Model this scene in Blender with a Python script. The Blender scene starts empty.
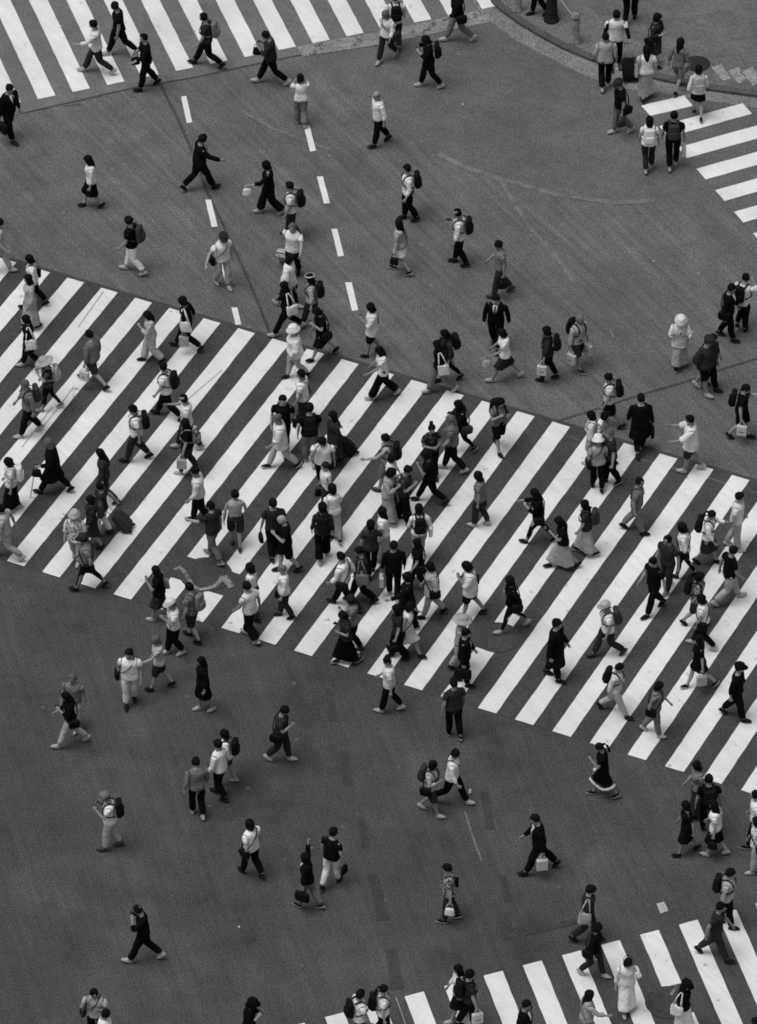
import bpy, math, random
import numpy as np
C = bpy.context.scene.collection
PI = math.pi
R = math.radians

# ------------------------------------------------------------------ materials
def new_mat(name, rough=0.8, spec=0.12):
    m = bpy.data.materials.new(name); m.use_nodes = True
    nt = m.node_tree; b = nt.nodes['Principled BSDF']
    b.inputs['Roughness'].default_value = rough
    b.inputs['Specular IOR Level'].default_value = spec
    return m, nt, b

def nd(nt, t, **kw):
    n = nt.nodes.new(t)
    for k, v in kw.items():
        if k in n.inputs: n.inputs[k].default_value = v
        else: setattr(n, k, v)
    return n

def ramp(nt, stops):
    r = nt.nodes.new('ShaderNodeValToRGB'); e = r.color_ramp.elements
    while len(e) < len(stops): e.new(0.5)
    for k, (p, v) in enumerate(stops):
        e[k].position = p; e[k].color = (v, v, v, 1)
    return r

def cloth(name, v, kind='plain', rough=0.9):
    """woven grey cloth; kind plain / print / stripe / leather"""
    m, nt, b = new_mat(name, rough, .03 if v < .06 else .12)
    L = nt.links.new
    tc = nd(nt, 'ShaderNodeTexCoord')
    oi = nd(nt, 'ShaderNodeObjectInfo')
    var = nd(nt, 'ShaderNodeMapRange'); var.inputs['To Min'].default_value = 0.86; var.inputs['To Max'].default_value = 1.1
    L(oi.outputs['Random'], var.inputs['Value'])
    n1 = nd(nt, 'ShaderNodeTexNoise', Scale=9.0, Detail=3.0)
    L(tc.outputs['Object'], n1.inputs['Vector'])
    if kind == 'print':
        n2 = nd(nt, 'ShaderNodeTexNoise', Scale=16.0, Detail=2.0)
        L(tc.outputs['Object'], n2.inputs['Vector'])
        rr = ramp(nt, [(0.42, v * 0.35), (0.5, v), (0.6, min(0.75, v * 2.2))])
        L(n2.outputs['Fac'], rr.inputs['Fac'])
    elif kind == 'stripe':
        n2 = nd(nt, 'ShaderNodeTexWave', Scale=7.0, Distortion=0.3); n2.bands_direction = 'Z'
        L(tc.outputs['Object'], n2.inputs['Vector'])
        rr = ramp(nt, [(0.4, v * 0.5), (0.6, min(0.75, v * 1.7))])
        L(n2.outputs['Fac'], rr.inputs['Fac'])
    else:
        rr = ramp(nt, [(0.3, v * 0.84), (0.7, v * 1.1)])
        L(n1.outputs['Fac'], rr.inputs['Fac'])
    mul = nd(nt, 'ShaderNodeMix', data_type='RGBA', blend_type='MULTIPLY')
    mul.inputs['Factor'].default_value = 1.0
    L(rr.outputs['Color'], mul.inputs[6]); L(var.outputs['Result'], mul.inputs[7])
    L(mul.outputs[2], b.inputs['Base Color'])
    n3 = nd(nt, 'ShaderNodeTexNoise', Scale=13.0, Detail=3.0, Distortion=0.8)
    L(tc.outputs['Object'], n3.inputs['Vector'])
    bp = nd(nt, 'ShaderNodeBump', Strength=0.6, Distance=0.05)
    L(n3.outputs['Fac'], bp.inputs['Height']); L(bp.outputs['Normal'], b.inputs['Normal'])
    return m

TONE = dict(w=0.70, l=0.36, g=0.15, d=0.027, k=0.006)
CL = {}
def cm(t):
    """cloth material of a tone code such as w, kp (print), gs (stripe)"""
    if t not in CL:
        word = dict(w='white', l='pale', g='grey', d='charcoal', k='black')[t[0]]
        kind = {'p': 'print', 's': 'stripe'}.get(t[1:2], 'plain')
        CL[t] = cloth(word + '_' + kind + '_cloth', TONE[t[0]], kind)
    return CL[t]

def simple(name, v, rough=0.6, scale=30.0, amp=0.12, bump=0.2, metal=0.0):
    m, nt, b = new_mat(name, rough, .04 if v < .06 else .12); L = nt.links.new
    tc = nd(nt, 'ShaderNodeTexCoord')
    n = nd(nt, 'ShaderNodeTexNoise', Scale=scale, Detail=4.0)
    L(tc.outputs['Object'], n.inputs['Vector'])
    r = ramp(nt, [(0.3, v * (1 - amp)), (0.7, v * (1 + amp))])
    L(n.outputs['Fac'], r.inputs['Fac']); L(r.outputs['Color'], b.inputs['Base Color'])
    bp = nd(nt, 'ShaderNodeBump', Strength=bump, Distance=0.01)
    L(n.outputs['Fac'], bp.inputs['Height']); L(bp.outputs['Normal'], b.inputs['Normal'])
    b.inputs['Metallic'].default_value = metal
    return m

SKIN = [simple('skin_pale', 0.29, 0.55, 14, 0.08, 0.1), simple('skin_tan', 0.22, 0.55, 14, 0.08, 0.1)]
EYE = simple('eye_dark', 0.03, 0.3)
LIP = simple('lips', 0.17, 0.5)
HAIR = dict(k=simple('black_hair', 0.006, 0.6, 60, 0.5, 0.8), d=simple('brown_hair', 0.016, 0.6, 60, 0.4, 0.8),
            g=simple('grey_hair', 0.09, 0.55, 60, 0.35, 0.8), l=simple('light_hair', 0.13, 0.55, 60, 0.35, 0.8),
            w=simple('white_hair', 0.40, 0.6, 60, 0.25, 0.8))
SHOE = dict(w=simple('white_shoe', 0.34, 0.5), l=simple('pale_shoe', 0.36, 0.5), g=simple('grey_shoe', 0.15, 0.5),
            d=simple('charcoal_shoe', 0.05, 0.5), k=simple('black_shoe', 0.010, 0.4))
SOLE = dict(w=simple('white_sole', 0.36, 0.6), k=simple('dark_sole', 0.03, 0.6))
NYLON = {k: simple(n + '_bag_nylon', v, 0.55, 12, 0.18, 0.5) for k, n, v in
         (('w', 'white', 0.62), ('l', 'pale', 0.33), ('g', 'grey', 0.14), ('d', 'charcoal', 0.036), ('k', 'black', 0.008))}
def bm_(t):
    return cm('wp' if t[0] == 'w' else t) if t[1:2] == 'p' else NYLON[t[0]]
PAPER = simple('white_paper', 0.52, 0.7, 8, 0.06, 0.1)
METAL = simple('dull_metal', 0.35, 0.35, 40, 0.1, 0.05, 0.8)
PHONE = simple('dark_phone_glass', 0.012, 0.15)
INK = simple('grey_print_ink', 0.12, 0.7)

# ------------------------------------------------------------------ mesh builder with bone weights
# bones: 0 pelvis 1 spine 2 chest 3 neck 4 head 5/6 upper arm L/R 7/8 forearm 9/10 hand 11/12 thigh 13/14 shin 15/16 foot
NB = 17
class MB:
    def __init__(s): s.v = []; s.w = []; s.f = []; s.m = []
    def vert(s, co, w=None):
        s.v.append(co); s.w.append(w or {4: 1.0}); return len(s.v) - 1
    def ring(s, cos, w=None):
        return [s.vert(c, w[k] if isinstance(w, list) else w) for k, c in enumerate(cos)]
    def face(s, idx, m=0): s.f.append(tuple(idx)); s.m.append(m)
    def bridge(s, a, b, m=0, skip=(), closed=True):
        n = len(a)
        for k in range(n if closed else n - 1):
            if k in skip: continue
            q = (k + 1) % n
            s.face((a[k], a[q], b[q], b[k]), m)
    def cap(s, a, m=0, rev=False):
        c = np.mean([s.v[i] for i in a], axis=0)
        ws = {}
        for i in a:
            for k, x in s.w[i].items(): ws[k] = ws.get(k, 0) + x / len(a)
        i0 = s.vert(tuple(c), ws); n = len(a)
        for k in range(n):
            t = (a[k], a[(k + 1) % n], i0)
            s.face(t[::-1] if rev else t, m)
    def arrays(s):
        V = np.array(s.v, float); W = np.zeros((len(s.v), NB))
        for i, w in enumerate(s.w):
            for k, x in w.items(): W[i, k] += x
        W /= W.sum(1, keepdims=True)
        return V, W

def link(name, V, F, mats, midx=None, parent=None, smooth=True, sub=0):
    me = bpy.data.meshes.new(name)
    me.from_pydata([tuple(map(float, v)) for v in V], [], F)
    for m in (mats if isinstance(mats, (list, tuple)) else [mats]): me.materials.append(m)
    if midx is not None: me.polygons.foreach_set('material_index', midx)
    if smooth: me.polygons.foreach_set('use_smooth', [True] * len(F))
    me.update()
    o = bpy.data.objects.new(name, me); C.objects.link(o)
    if parent is not None: o.parent = parent
    if sub:
        md = o.modifiers.new('smooth', 'SUBSURF'); md.levels = sub; md.render_levels = sub
    return o

def tag(o, label, cat, group=None):
    o['label'] = label; o['category'] = cat
    if group: o['group'] = group
    return o

# ------------------------------------------------------------------ the figure in its rest pose (1.70 m, faces +X, left is +Y)
JT = dict(pelvis=(0, 0, .93), waist=(0, 0, 1.06), chest=(0, 0, 1.20), neck=(-.01, 0, 1.43), head=(-.005, 0, 1.505))
def joints(f):
    sh = .182 if f else .202; hp = .092
    return dict(sh=(-.01, sh, 1.37), el=(-.015, sh + .030, 1.10), wr=(.0, sh + .040, .86), hip=(0, hp, .90), kn=(.0, hp, .49), an=(-.01, hp, .09))

def torso_levels(f):
    #        z     cx     a     b     weights
    if f:
        return [(.90, -.01, .115, .168, {0: 1}), (.96, -.008, .112, .162, {0: 1}), (1.03, 0, .092, .135, {0: .6, 1: .4}),
                (1.10, 0, .086, .125, {1: 1}), (1.18, .004, .098, .136, {1: .5, 2: .5}), (1.26, .014, .116, .148, {2: 1}),
                (1.32, .004, .108, .152, {2: 1}), (1.38, -.008, .088, .142, {2: 1}), (1.415, -.012, .066, .10, {2: 1}),
                (1.44, -.012, .052, .056, {2: .5, 3: .5}), (1.48, -.008, .048, .048, {3: 1})]
    return [(.90, -.005, .115, .162, {0: 1}), (.96, -.003, .113, .160, {0: 1}), (1.03, 0, .104, .150, {0: .6, 1: .4}),
            (1.10, .004, .102, .146, {1: 1}), (1.18, .004, .106, .155, {1: .5, 2: .5}), (1.26, .006, .115, .168, {2: 1}),
            (1.32, 0, .112, .174, {2: 1}), (1.38, -.008, .095, .164, {2: 1}), (1.42, -.012, .072, .115, {2: 1}),
            (1.445, -.012, .060, .064, {2: .5, 3: .5}), (1.48, -.008, .055, .055, {3: 1})]

HEADL0 = [(1.505, .004, .060, .052), (1.520, .020, .077, .058), (1.545, .014, .086, .066), (1.575, .006, .092, .072),
         (1.600, .002, .093, .0745), (1.625, -.002, .097, .077), (1.655, -.004, .090, .072), (1.680, -.004, .066, .055), (1.695, -.004, .032, .028)]
HEADL = [(1.505 + (z - 1.505) * 1.06, cx, a * 1.0, b * 1.02) for z, cx, a, b in HEADL0]
N = 16
ANG = [2 * PI * j / N for j in range(N)]
def ell(z, cx, a, b, off=0.0, n=N, e=2.3):
    out = []; a *= 1.09; b *= 1.07
    for j in range(n):
        t = 2 * PI * j / n; c, s = math.cos(t), math.sin(t)
        k = (abs(c) ** e + abs(s) ** e) ** (-1 / e)
        out.append((cx + (a + off) * c * k, (b + off) * s * k, z))
    return out

def arm(mb, loop, side, f, off, z_end, m=0, loose=1.0, hand=False):
    """8-vertex rings from the arm hole loop down the arm; side +1 left, -1 right"""
    J = joints(f); sh, el, wr = (np.array(J[k]) for k in ('sh', 'el', 'wr'))
    g = .9 if f else 1.0
    bu, bf, bh = (5, 7, 9) if side > 0 else (6, 8, 10)
    # (t along shoulder-elbow-wrist, radius, weights)
    st = [(0.05, .060, {2: .35, bu: .65}, .6), (.3, .054, {bu: 1}, 0), (.6, .046, {bu: 1}, 0), (.92, .041, {bu: .8, bf: .2}, 0),
          (1.0, .041, {bu: .5, bf: .5}, 0), (1.08, .041, {bu: .2, bf: .8}, 0), (1.35, .040, {bf: 1}, 0), (1.7, .032, {bf: 1}, 0), (1.97, .026, {bf: .6, bh: .4}, 0)]
    prev = loop; last = None
    def ringat(t, r, w, tilt):
        p = sh + (el - sh) * t if t <= 1 else el + (wr - el) * (t - 1)
        p = p.copy()
        if tilt: p[1] -= .012 + (.012 if hand else 0)
        cos = []
        for k in range(8):
            a = [.785, 0, -.785, -1.571, -2.356, PI, 2.356, 1.571][k]     # outer-front, outer, outer-back, back ...
            o, fr = math.cos(a), math.sin(a)
            d = np.array([fr * r, o * r * .92, tilt * o * r * .9])
            q = p + d; cos.append((q[0], side * q[1], q[2]))
        return mb.ring(cos, w)
    for t, r, w, tilt in st:
        if t > z_end + 1e-6: break
        rr = r * g * 1.13 + off * (loose if t > .3 else 1.0) + ((-.022 if t < .2 else -.014 if t < .5 else -.004) if hand and t < .7 else 0)
        last = ringat(t, rr, w, tilt)
        if side > 0: mb.bridge(prev, last, m)
        else: mb.bridge(last, prev, m)
        prev = last
    if not hand:
        if z_end < 1.97:        # turn the hem in, so that the sleeve has a thickness
            t = z_end; w = [x for x in st if x[0] <= t + 1e-6][-1]
            inn = ringat(w[0] - .03, (w[1] * g + .004), w[2], 0)
            if side > 0: mb.bridge(prev, inn, m)
            else: mb.bridge(inn, prev, m)
        return
    # hand: palm faces the thigh, fingers point down and curl inwards a little
    hs = .92 if f else 1.0
    def P(x, y, z): return (wr[0] + x * hs, side * (wr[1] + y * hs), wr[2] + z * hs)
    w = {bh: 1.0}
    palm1 = mb.ring([P(.024, .016, -.035), P(0, .018, -.035), P(-.026, .015, -.035), P(-.036, 0, -.035), P(-.026, -.013, -.035), P(0, -.016, -.035), P(.024, -.014, -.035), P(.034, 0, -.03)], w)
    def br(a, b):
        if side > 0: mb.bridge(a, b, m)
        else: mb.bridge(b, a, m)
    br(prev, palm1)
    xs = [.040, .020, 0, -.020, -.040]
    outer = [mb.vert(P(x, .010, -.092), w) for x in xs]; inner = [mb.vert(P(x, -.010, -.092), w) for x in xs]
    # bridge the 8-ring to the 10-ring
    def fc(*i): mb.face(i if side > 0 else i[::-1], m)
    p = palm1
    fc(p[0], p[1], outer[2], outer[1]); fc(p[0], outer[1], outer[0]); fc(p[1], p[2], outer[3], outer[2]); fc(p[2], outer[4], outer[3])
    fc(p[2], p[3], outer[4]); fc(p[3], p[4], inner[4]); fc(p[3], inner[4], outer[4])
    fc(p[4], inner[3], inner[4]); fc(p[4], p[5], inner[2], inner[3]); fc(p[5], p[6], inner[1], inner[2]); fc(p[6], inner[0], inner[1])
    # front side of the palm is where the thumb leaves
    tb = [p[0], outer[0], inner[0], p[6]]
    fc(p[7], p[0], p[6])
    for k, (ln, cu) in enumerate(((.070, .010), (.078, .012), (.073, .014), (.058, .016))):
        base = [outer[k], outer[k + 1], inner[k + 1], inner[k]]
        xm = (xs[k] + xs[k + 1]) / 2; pr = base
        for s_, wd in ((.38, .0086), (.72, .0078), (1.0, .0055)):
            z = -.092 - ln * s_ * (1 - .12 * s_); y = -cu * 2.0 * s_ * s_
            q = [mb.vert(P(xm + wd, y + wd * .9, z), w), mb.vert(P(xm - wd, y + wd * .9, z), w), mb.vert(P(xm - wd, y - wd * .9, z), w), mb.vert(P(xm + wd, y - wd * .9, z), w)]
            br(pr, q); pr = q
        fc(*pr)
    pr = tb
    for s_, wd in ((.5, .0105), (1.0, .007)):
        cx, cy, cz = .040 + .026 * s_, -.004 - .012 * s_, -.062 - .045 * s_
        q = [mb.vert(P(cx, cy + wd, cz + wd), w), mb.vert(P(cx, cy + wd, cz - wd), w), mb.vert(P(cx, cy - wd, cz - wd), w), mb.vert(P(cx, cy - wd, cz + wd), w)]
        br(pr, q); pr = q
    fc(*pr)

def legs(mb, hipring, f, off, zend, m=0, flare=0.0, foot=False, slim=1.0):
    J = joints(f); hy = J['hip'][1]
    slim = slim * 1.08
    cr = [mb.vert((.055 + off * .5, 0, .842 - off), {0: .6, 11: .2, 12: .2}), mb.vert((0, 0, .828 - off), {0: .6, 11: .2, 12: .2}), mb.vert((-.06 - off * .5, 0, .842 - off), {0: .6, 11: .2, 12: .2})]
    st = [(.78, .088, .0), (.66, .077, .0), (.56, .063, .0), (.49, .057, .0), (.43, .056, -.012), (.34, .055, -.018), (.22, .043, -.014), (.115, .036, -.01)]
    if f: st = [(z, r * (1.03 if z > .6 else .93), x) for z, r, x in st]
    for side in (1, -1):
        th, shn, ft = (11, 13, 15) if side > 0 else (12, 14, 16)
        if side > 0: loop = hipring[0:9] + [cr[2], cr[1], cr[0]]; angs = [k * PI / 8 for k in range(9)] + [PI * 1.25, PI * 1.5, PI * 1.75]
        else: loop = hipring[8:16] + [hipring[0], cr[0], cr[1], cr[2]]; angs = [PI + k * PI / 8 for k in range(9)] + [PI * .25, PI * .5, PI * .75]
        prev = loop; last = None
        for z, r, cx in st:
            if z < zend - 1e-6: break
            if z > .7: w = {0: .12, th: .88}
            elif z > .57: w = {th: 1}
            elif z > .52: w = {th: .85, shn: .15}
            elif z > .46: w = {th: .5, shn: .5}
            elif z > .40: w = {th: .1, shn: .9}
            else: w = {shn: 1}
            if z < .15 and foot: w = {shn: .7, ft: .3}
            fl = flare * max(0, (.8 - z) / .7) ** 1.2
            rr = r * slim + off + fl
            rr_in = min(rr, hy - .002) if z > .5 else rr
            ry = [(rr_in if (math.sin(a) * side < 0) else rr) for a in angs]
            cos = [(cx * (1 - min(1, fl * 20)) + rr * 1.02 * math.cos(a), side * hy + q * math.sin(a), z) for a, q in zip(angs, ry)]
            cur = mb.ring(cos, w); mb.bridge(prev, cur, m); prev = cur; last = (z, r, cx, w, angs)
        if foot:
            for z, cx, a, b in ((.065, .012, .060, .036), (.030, .045, .105, .040), (.012, .045, .105, .040)):
                cur = mb.ring([(cx + a * math.cos(t), side * hy + b * math.sin(t), z) for t in angs], {ft: 1}); mb.bridge(prev, cur, m); prev = cur
            mb.cap(prev, m)
        else:
            z, r, cx, w, angs = last
            cur = mb.ring([(cx + (r * .96 + .002) * math.cos(a), side * hy + (r * .96 + .002) * math.sin(a), z + .03) for a in angs], w)
            mb.bridge(prev, cur, m)

def holes(rs, lo=5, hi=7):
    """the arm-hole loops of torso rings rs[lo..hi]; left uses columns 3..5, right 11..13"""
    a, b, c = rs[lo], rs[lo + 1], rs[hi]
    L_ = [c[3], c[4], c[5], b[5], a[5], a[4], a[3], b[3]]
    R_ = [c[13], c[12], c[11], b[11], a[11], a[12], a[13], b[13]]
    return L_, R_

_cache = {}
def body(f):
    """one continuous skin: feet, legs, trunk, arms with hands, neck and head with a face"""
    if ('body', f) in _cache: return _cache['body', f]
    mb = MB(); rs = []
    for z, cx, a, b, w in torso_levels(f):
        ws = w
        if z == .90: ws = [{0: .75, (11 if 0 < j < 8 else 12): .25} for j in range(N)]
        rs.append(mb.ring(ell(z, cx, a, b, -.014 if 1.0 < z < 1.43 else -.003), ws))
    for k in range(len(rs) - 1):
        mb.bridge(rs[k], rs[k + 1], 0, skip=(3, 4, 11, 12) if k in (5, 6) else ())
    Lh, Rh = holes(rs)
    arm(mb, Lh, 1, f, 0, 1.97, hand=True)
    arm(mb, [Rh[k] for k in range(8)], -1, f, 0, 1.97, hand=True)
    legs(mb, rs[0], f, 0, .115, foot=True)
    prev = rs[-1]
    for li, (z, cx, a, b) in enumerate(HEADL):
        k = .96 if f else 1.0
        cos = [list(c) for c in ell(z, cx, a * k, b * k, e=2.1)]
        if li == 3: cos[0][0] += .020                      # nose
        if li == 2: cos[0][0] += .004
        if li == 4:
            for j in (1, 15): cos[j][0] -= .007            # eye sockets
            cos[0][0] += .006
        if li in (3, 4):
            for j in (4, 5, 11, 12): cos[j][1] *= 1.16      # ears
        cur = mb.ring([tuple(c) for c in cos], {4: 1} if li else {3: .4, 4: .6})
        n0 = len(mb.f); mb.bridge(prev, cur)
        if li == 4:
            for j in (1, 14): mb.m[n0 + j] = 1              # eyes
        if li == 2:
            for j in (0, 15): mb.m[n0 + j] = 2              # mouth
        prev = cur
    mb.cap(prev)
    _cache['body', f] = (mb.arrays(), mb.f, mb.m); return _cache['body', f]

def top(f, kind):
    """kind: tee, long, tank, jacket, tunic, coat, cape"""
    if ('top', f, kind) in _cache: return _cache['top', f, kind]
    mb = MB(); rs = []
    off = dict(tee=.021, long=.021, tank=.010, jacket=.028, tunic=.032, coat=.032, cape=.05)[kind]
    lv = torso_levels(f)
    hem = dict(tee=.865, long=.86, tank=.90, jacket=.83, tunic=.74, coat=.50, cape=.80)[kind]
    # below the hips the garment hangs as one loft round both legs
    low = []
    zs = [z for z in (.84, .76, .66, .56, .48) if z > hem + .02] + [hem]
    for z in reversed(zs):
        s = min(1, (.93 - z) / .45)
        ws = []
        for j in range(N):
            y = math.sin(ANG[j]); q = .5 + .5 * max(-1, min(1, y * 2.2)); mix = .35 + .5 * s
            ws.append({0: 1 - mix, 11: mix * q, 12: mix * (1 - q)})
        fl = .02 * s + (.05 * s if kind in ('coat', 'tunic') else 0)
        low.append(mb.ring(ell(z, -.005, .118 + off + fl, .168 + off + fl), ws))
    inn = mb.ring([(x * .93, y * .93, z + .02) for x, y, z in (mb.v[i] for i in low[0])], [mb.w[i] for i in low[0]])
    mb.bridge(inn, low[0])
    top_n = 8 if kind != 'tank' else 7
    for k, (z, cx, a, b, w) in enumerate(lv[:10]):
        if kind == 'cape' and k < 8:
            o2 = off + .10 * (1.38 - z) ** .8 if z < 1.38 else off * .5
        else:
            o2 = off * (1.0 if z < 1.40 else .7)
            if z < 1.15 and kind != 'tank': o2 += .010
            if kind in ('tunic', 'coat') and z < 1.2: o2 += .012
        rs.append(mb.ring(ell(z, cx, a, b, o2), w))
    chain = low + rs
    base = len(low)
    arms = kind != 'tank'
    for k in range(len(chain) - 1):
        kk = k - base
        mb.bridge(chain[k], chain[k + 1], 0, skip=(3, 4, 11, 12) if kk in (5, 6) else ())
    Lh, Rh = holes(rs)
    if kind == 'tank':
        pass
    else:
        ze = dict(tee=.6, long=1.7, jacket=1.97, tunic=1.35, coat=1.97, cape=1.35)[kind]
        lo = dict(tee=1.2, long=1.15, jacket=1.0, tunic=1.7, coat=1.0, cape=1.6)[kind]
        arm(mb, Lh, 1, f, off * .9, ze, loose=lo); arm(mb, Rh, -1, f, off * .9, ze, loose=lo)
    # collar rim turned in
    inn = mb.ring([(x * .9 - .001, y * .9, z - .012) for x, y, z in (mb.v[i] for i in rs[-1])], [mb.w[i] for i in rs[-1]])
    mb.bridge(rs[-1], inn)
    _cache['top', f, kind] = (mb.arrays(), mb.f, None); return _cache['top', f, kind]

def bottom(f, kind):
    """kind: t trousers, w wide, j slim, s shorts"""
    if ('bot', f, kind) in _cache: return _cache['bot', f, kind]
    mb = MB(); rs = []
    off = dict(t=.018, w=.022, j=.006, s=.024)[kind]
    for k, (z, cx, a, b, w) in enumerate(torso_levels(f)[:3]):
        ws = w
        if z == .90: ws = [{0: .75, (11 if 0 < j < 8 else 12): .25} for j in range(N)]
        rs.append(mb.ring(ell(z, cx, a, b, off * .6 + .003), ws))
    mb.bridge(rs[0], rs[1]); mb.bridge(rs[1], rs[2])
    inn = mb.ring([(x * .9, y * .9, z - .01) for x, y, z in (mb.v[i] for i in rs[2])], [mb.w[i] for i in rs[2]])
    mb.bridge(rs[2], inn)
    legs(mb, rs[0], f, off, .49 if kind == 's' else .115, flare=dict(t=.018, w=.060, j=0, s=.05)[kind])
    _cache['bot', f, kind] = (mb.arrays(), mb.f, None); return _cache['bot', f, kind]

def skirt(f, kind):
    """kind: m mini, k knee, l long"""
    if ('sk', f, kind) in _cache: return _cache['sk', f, kind]
    mb = MB(); M = 24
    hem = dict(m=.62, k=.48, l=.17)[kind]; rs = []
    zs = [1.045, 1.02, .96, .90] + [z for z in (.82, .74, .64, .54, .44, .34, .25) if z > hem + .03] + [hem]
    for i, z in enumerate(zs):
        s = max(0, min(1, (.95 - z) / .5)); cos = []; ws = []
        wa = (.100, .142) if z > 1.0 else (.122, .172)
        fl = {'m': .16, 'k': .13, 'l': .085}[kind] * max(0, .92 - z)
        for j in range(M):
            t = 2 * PI * j / M; c, s_ = math.cos(t), math.sin(t)
            fold = 1 + .07 * s * math.cos(6 * t) + .06 * s * math.cos(9 * t + 1)
            cos.append((-.004 + (wa[0] + .014 + fl) * c * fold, (wa[1] + .010 + fl * .8) * s_ * fold, z))
            q = .5 + .5 * max(-1, min(1, s_ * 2.4)); mix = min(.92, .2 + .9 * s) if z < .95 else 0
            if z > 1.0: ws.append({0: .6, 1: .4})
            else: ws.append({0: 1 - mix, 11: mix * q, 12: mix * (1 - q)})
        rs.append(mb.ring(cos, ws))
    for a, b in zip(rs, rs[1:]): mb.bridge(b, a)
    inn = mb.ring([(x * .95, y * .95, z + .02) for x, y, z in (mb.v[i] for i in rs[-1])], [mb.w[i] for i in rs[-1]])
    mb.bridge(inn, rs[-1])
    _cache['sk', f, kind] = (mb.arrays(), mb.f, None); return _cache['sk', f, kind]

def shoe(side, f):
    if ('shoe', side, f) in _cache: return _cache['shoe', side, f]
    mb = MB(); ft = 15 if side > 0 else 16; hy = joints(f)['hip'][1]; k = .93 if f else 1.0
    prev = None; n = 14
    for z, cx, a, b, taper in ((.085, -.008, .046, .042, 0), (.105, -.010, .050, .044, 0), (.080, .008, .070, .046, .0), (.058, .040, .108, .048, .1), (.036, .050, .130, .050, .15), (.020, .052, .138, .052, .15), (.0, .052, .136, .050, .15)):
        cos = []
        for j in range(n):
            t = 2 * PI * j / n; c, s = math.cos(t), math.sin(t)
            cos.append((cx + a * k * c, side * hy + b * k * s * (1 - taper * (1 if c > .3 else 0) + .06 * c), z))
        cur = mb.ring(cos, {ft: 1.0})
        if prev: mb.bridge(cur, prev, 1 if z < .03 else 0)
        prev = cur
    mb.cap(prev, 1, rev=True)
    _cache['shoe', side, f] = (mb.arrays(), mb.f, mb.m); return _cache['shoe', side, f]

def hair(style, f):
    """s short, b bob, l long, p pony (cap part), u bun (cap part), x bald fringe"""
    if ('hair', style, f) in _cache: return _cache['hair', style, f]
    mb = MB(); cols = 20; rows = 9
    def rad(z):
        zz = min(max(z, HEADL[0][0]), 1.695)
        for (z0, c0, a0, b0), (z1, c1, a1, b1) in zip(HEADL, HEADL[1:]):
            if z0 <= zz <= z1:
                t = (zz - z0) / (z1 - z0); return c0 + (c1 - c0) * t, a0 + (a1 - a0) * t, b0 + (b1 - b0) * t
        return HEADL[-1][1:]
    rng = random.Random(style); off = dict(s=.026, b=.034, l=.031, p=.020, u=.020, x=.008)[style]
    ph = [rng.uniform(0, 6.28) for _ in range(4)]
    grid = []
    for i in range(rows + 1):
        row = []
        for j in range(cols):
            t = 2 * PI * j / cols; c, s = math.cos(t), math.sin(t)
            fr = (c + 1) / 2                               # 1 front, 0 back
            back = dict(s=1.525, b=1.475, l=1.26, p=1.53, u=1.53, x=1.535)[style]
            sidez = dict(s=1.575, b=1.485, l=1.36, p=1.58, u=1.58, x=1.585)[style]
            front = 1.648 if style not in ('b',) else 1.640
            back += .022 * math.sin(3 * t + ph[2]) ; sidez += .018 * math.sin(7 * t + ph[3]); front += .010 * math.sin(8 * t + ph[1])
            zb = back + (sidez - back) * min(1, fr / .5) if fr < .5 else (sidez if fr < .72 else sidez + (front - sidez) * min(1, (fr - .72) / .14))
            if style == 'x': zt = 1.635 if fr < .8 else 1.60
            else: zt = 1.724 + off * .45
            if style == 'x' and fr > .72: zb = 1.60
            u = i / rows
            z = zt + (zb - zt) * (u ** 1.25 if style != 'x' else u)
            if z > 1.60 and style != 'x':                  # dome
                q = (z - 1.60) / (zt - 1.60); k = math.sqrt(max(0, 1 - q ** 2.1))
                cx, a, b = -.006, (.099 + off * .75) * max(k, .02), (.077 + off) * max(k, .02)
            else:
                cx, a, b = rad(max(z, 1.56)); a += off; b += off
                if z < 1.56:
                    d = (1.56 - z); cx -= .02 * min(1, d / .1)
                    b *= 1 - .25 * min(1, d / .3); a *= 1 + .10 * min(1, d / .3) - .1 * min(1, d / .06) * fr
            wob = 1 + .05 * math.sin(5 * t + ph[0] + z * 30) * u + .02 * math.sin(9 * t + ph[1]) * u
            w = {4: 1.0} if z > 1.46 else {4: max(0, 1 - (1.46 - z) / .14), 2: min(1, (1.46 - z) / .14)}
            row.append(mb.vert((cx + a * c * wob, b * s * wob, z), w))
        grid.append(row)
    if style != 'x': mb.cap(grid[0])
    for a, b in zip(grid, grid[1:]): mb.bridge(b, a)
    inn = mb.ring([(v[0] * .86 - .002, v[1] * .86, v[2] + .012) for v in (mb.v[i] for i in grid[-1])], [mb.w[i] for i in grid[-1]])
    mb.bridge(inn, grid[-1])
    if style == 'x':
        inn = mb.ring([(v[0] * .93, v[1] * .93, v[2] - .005) for v in (mb.v[i] for i in grid[0])], [mb.w[i] for i in grid[0]])
        mb.bridge(grid[0], inn)
    _cache['hair', style, f] = (mb.arrays(), mb.f, None); return _cache['hair', style, f]

def revolve(prof, n=20, w=None, cx=0.0, brimf=None):
    mb = MB(); rows = []
    for r, z in prof:
        row = []
        for j in range(n):
            t = 2 * PI * j / n
            rr = r if brimf is None else brimf(r, z, t)
            row.append(mb.vert((cx + rr * 1.12 * math.cos(t) * 1.16, rr * 1.12 * math.sin(t), z + .018), w or {4: 1.0}))
        rows.append(row)
    mb.cap(rows[0])
    for a, b in zip(rows, rows[1:]): mb.bridge(b, a)
    return mb.arrays(), mb.f, None

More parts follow.
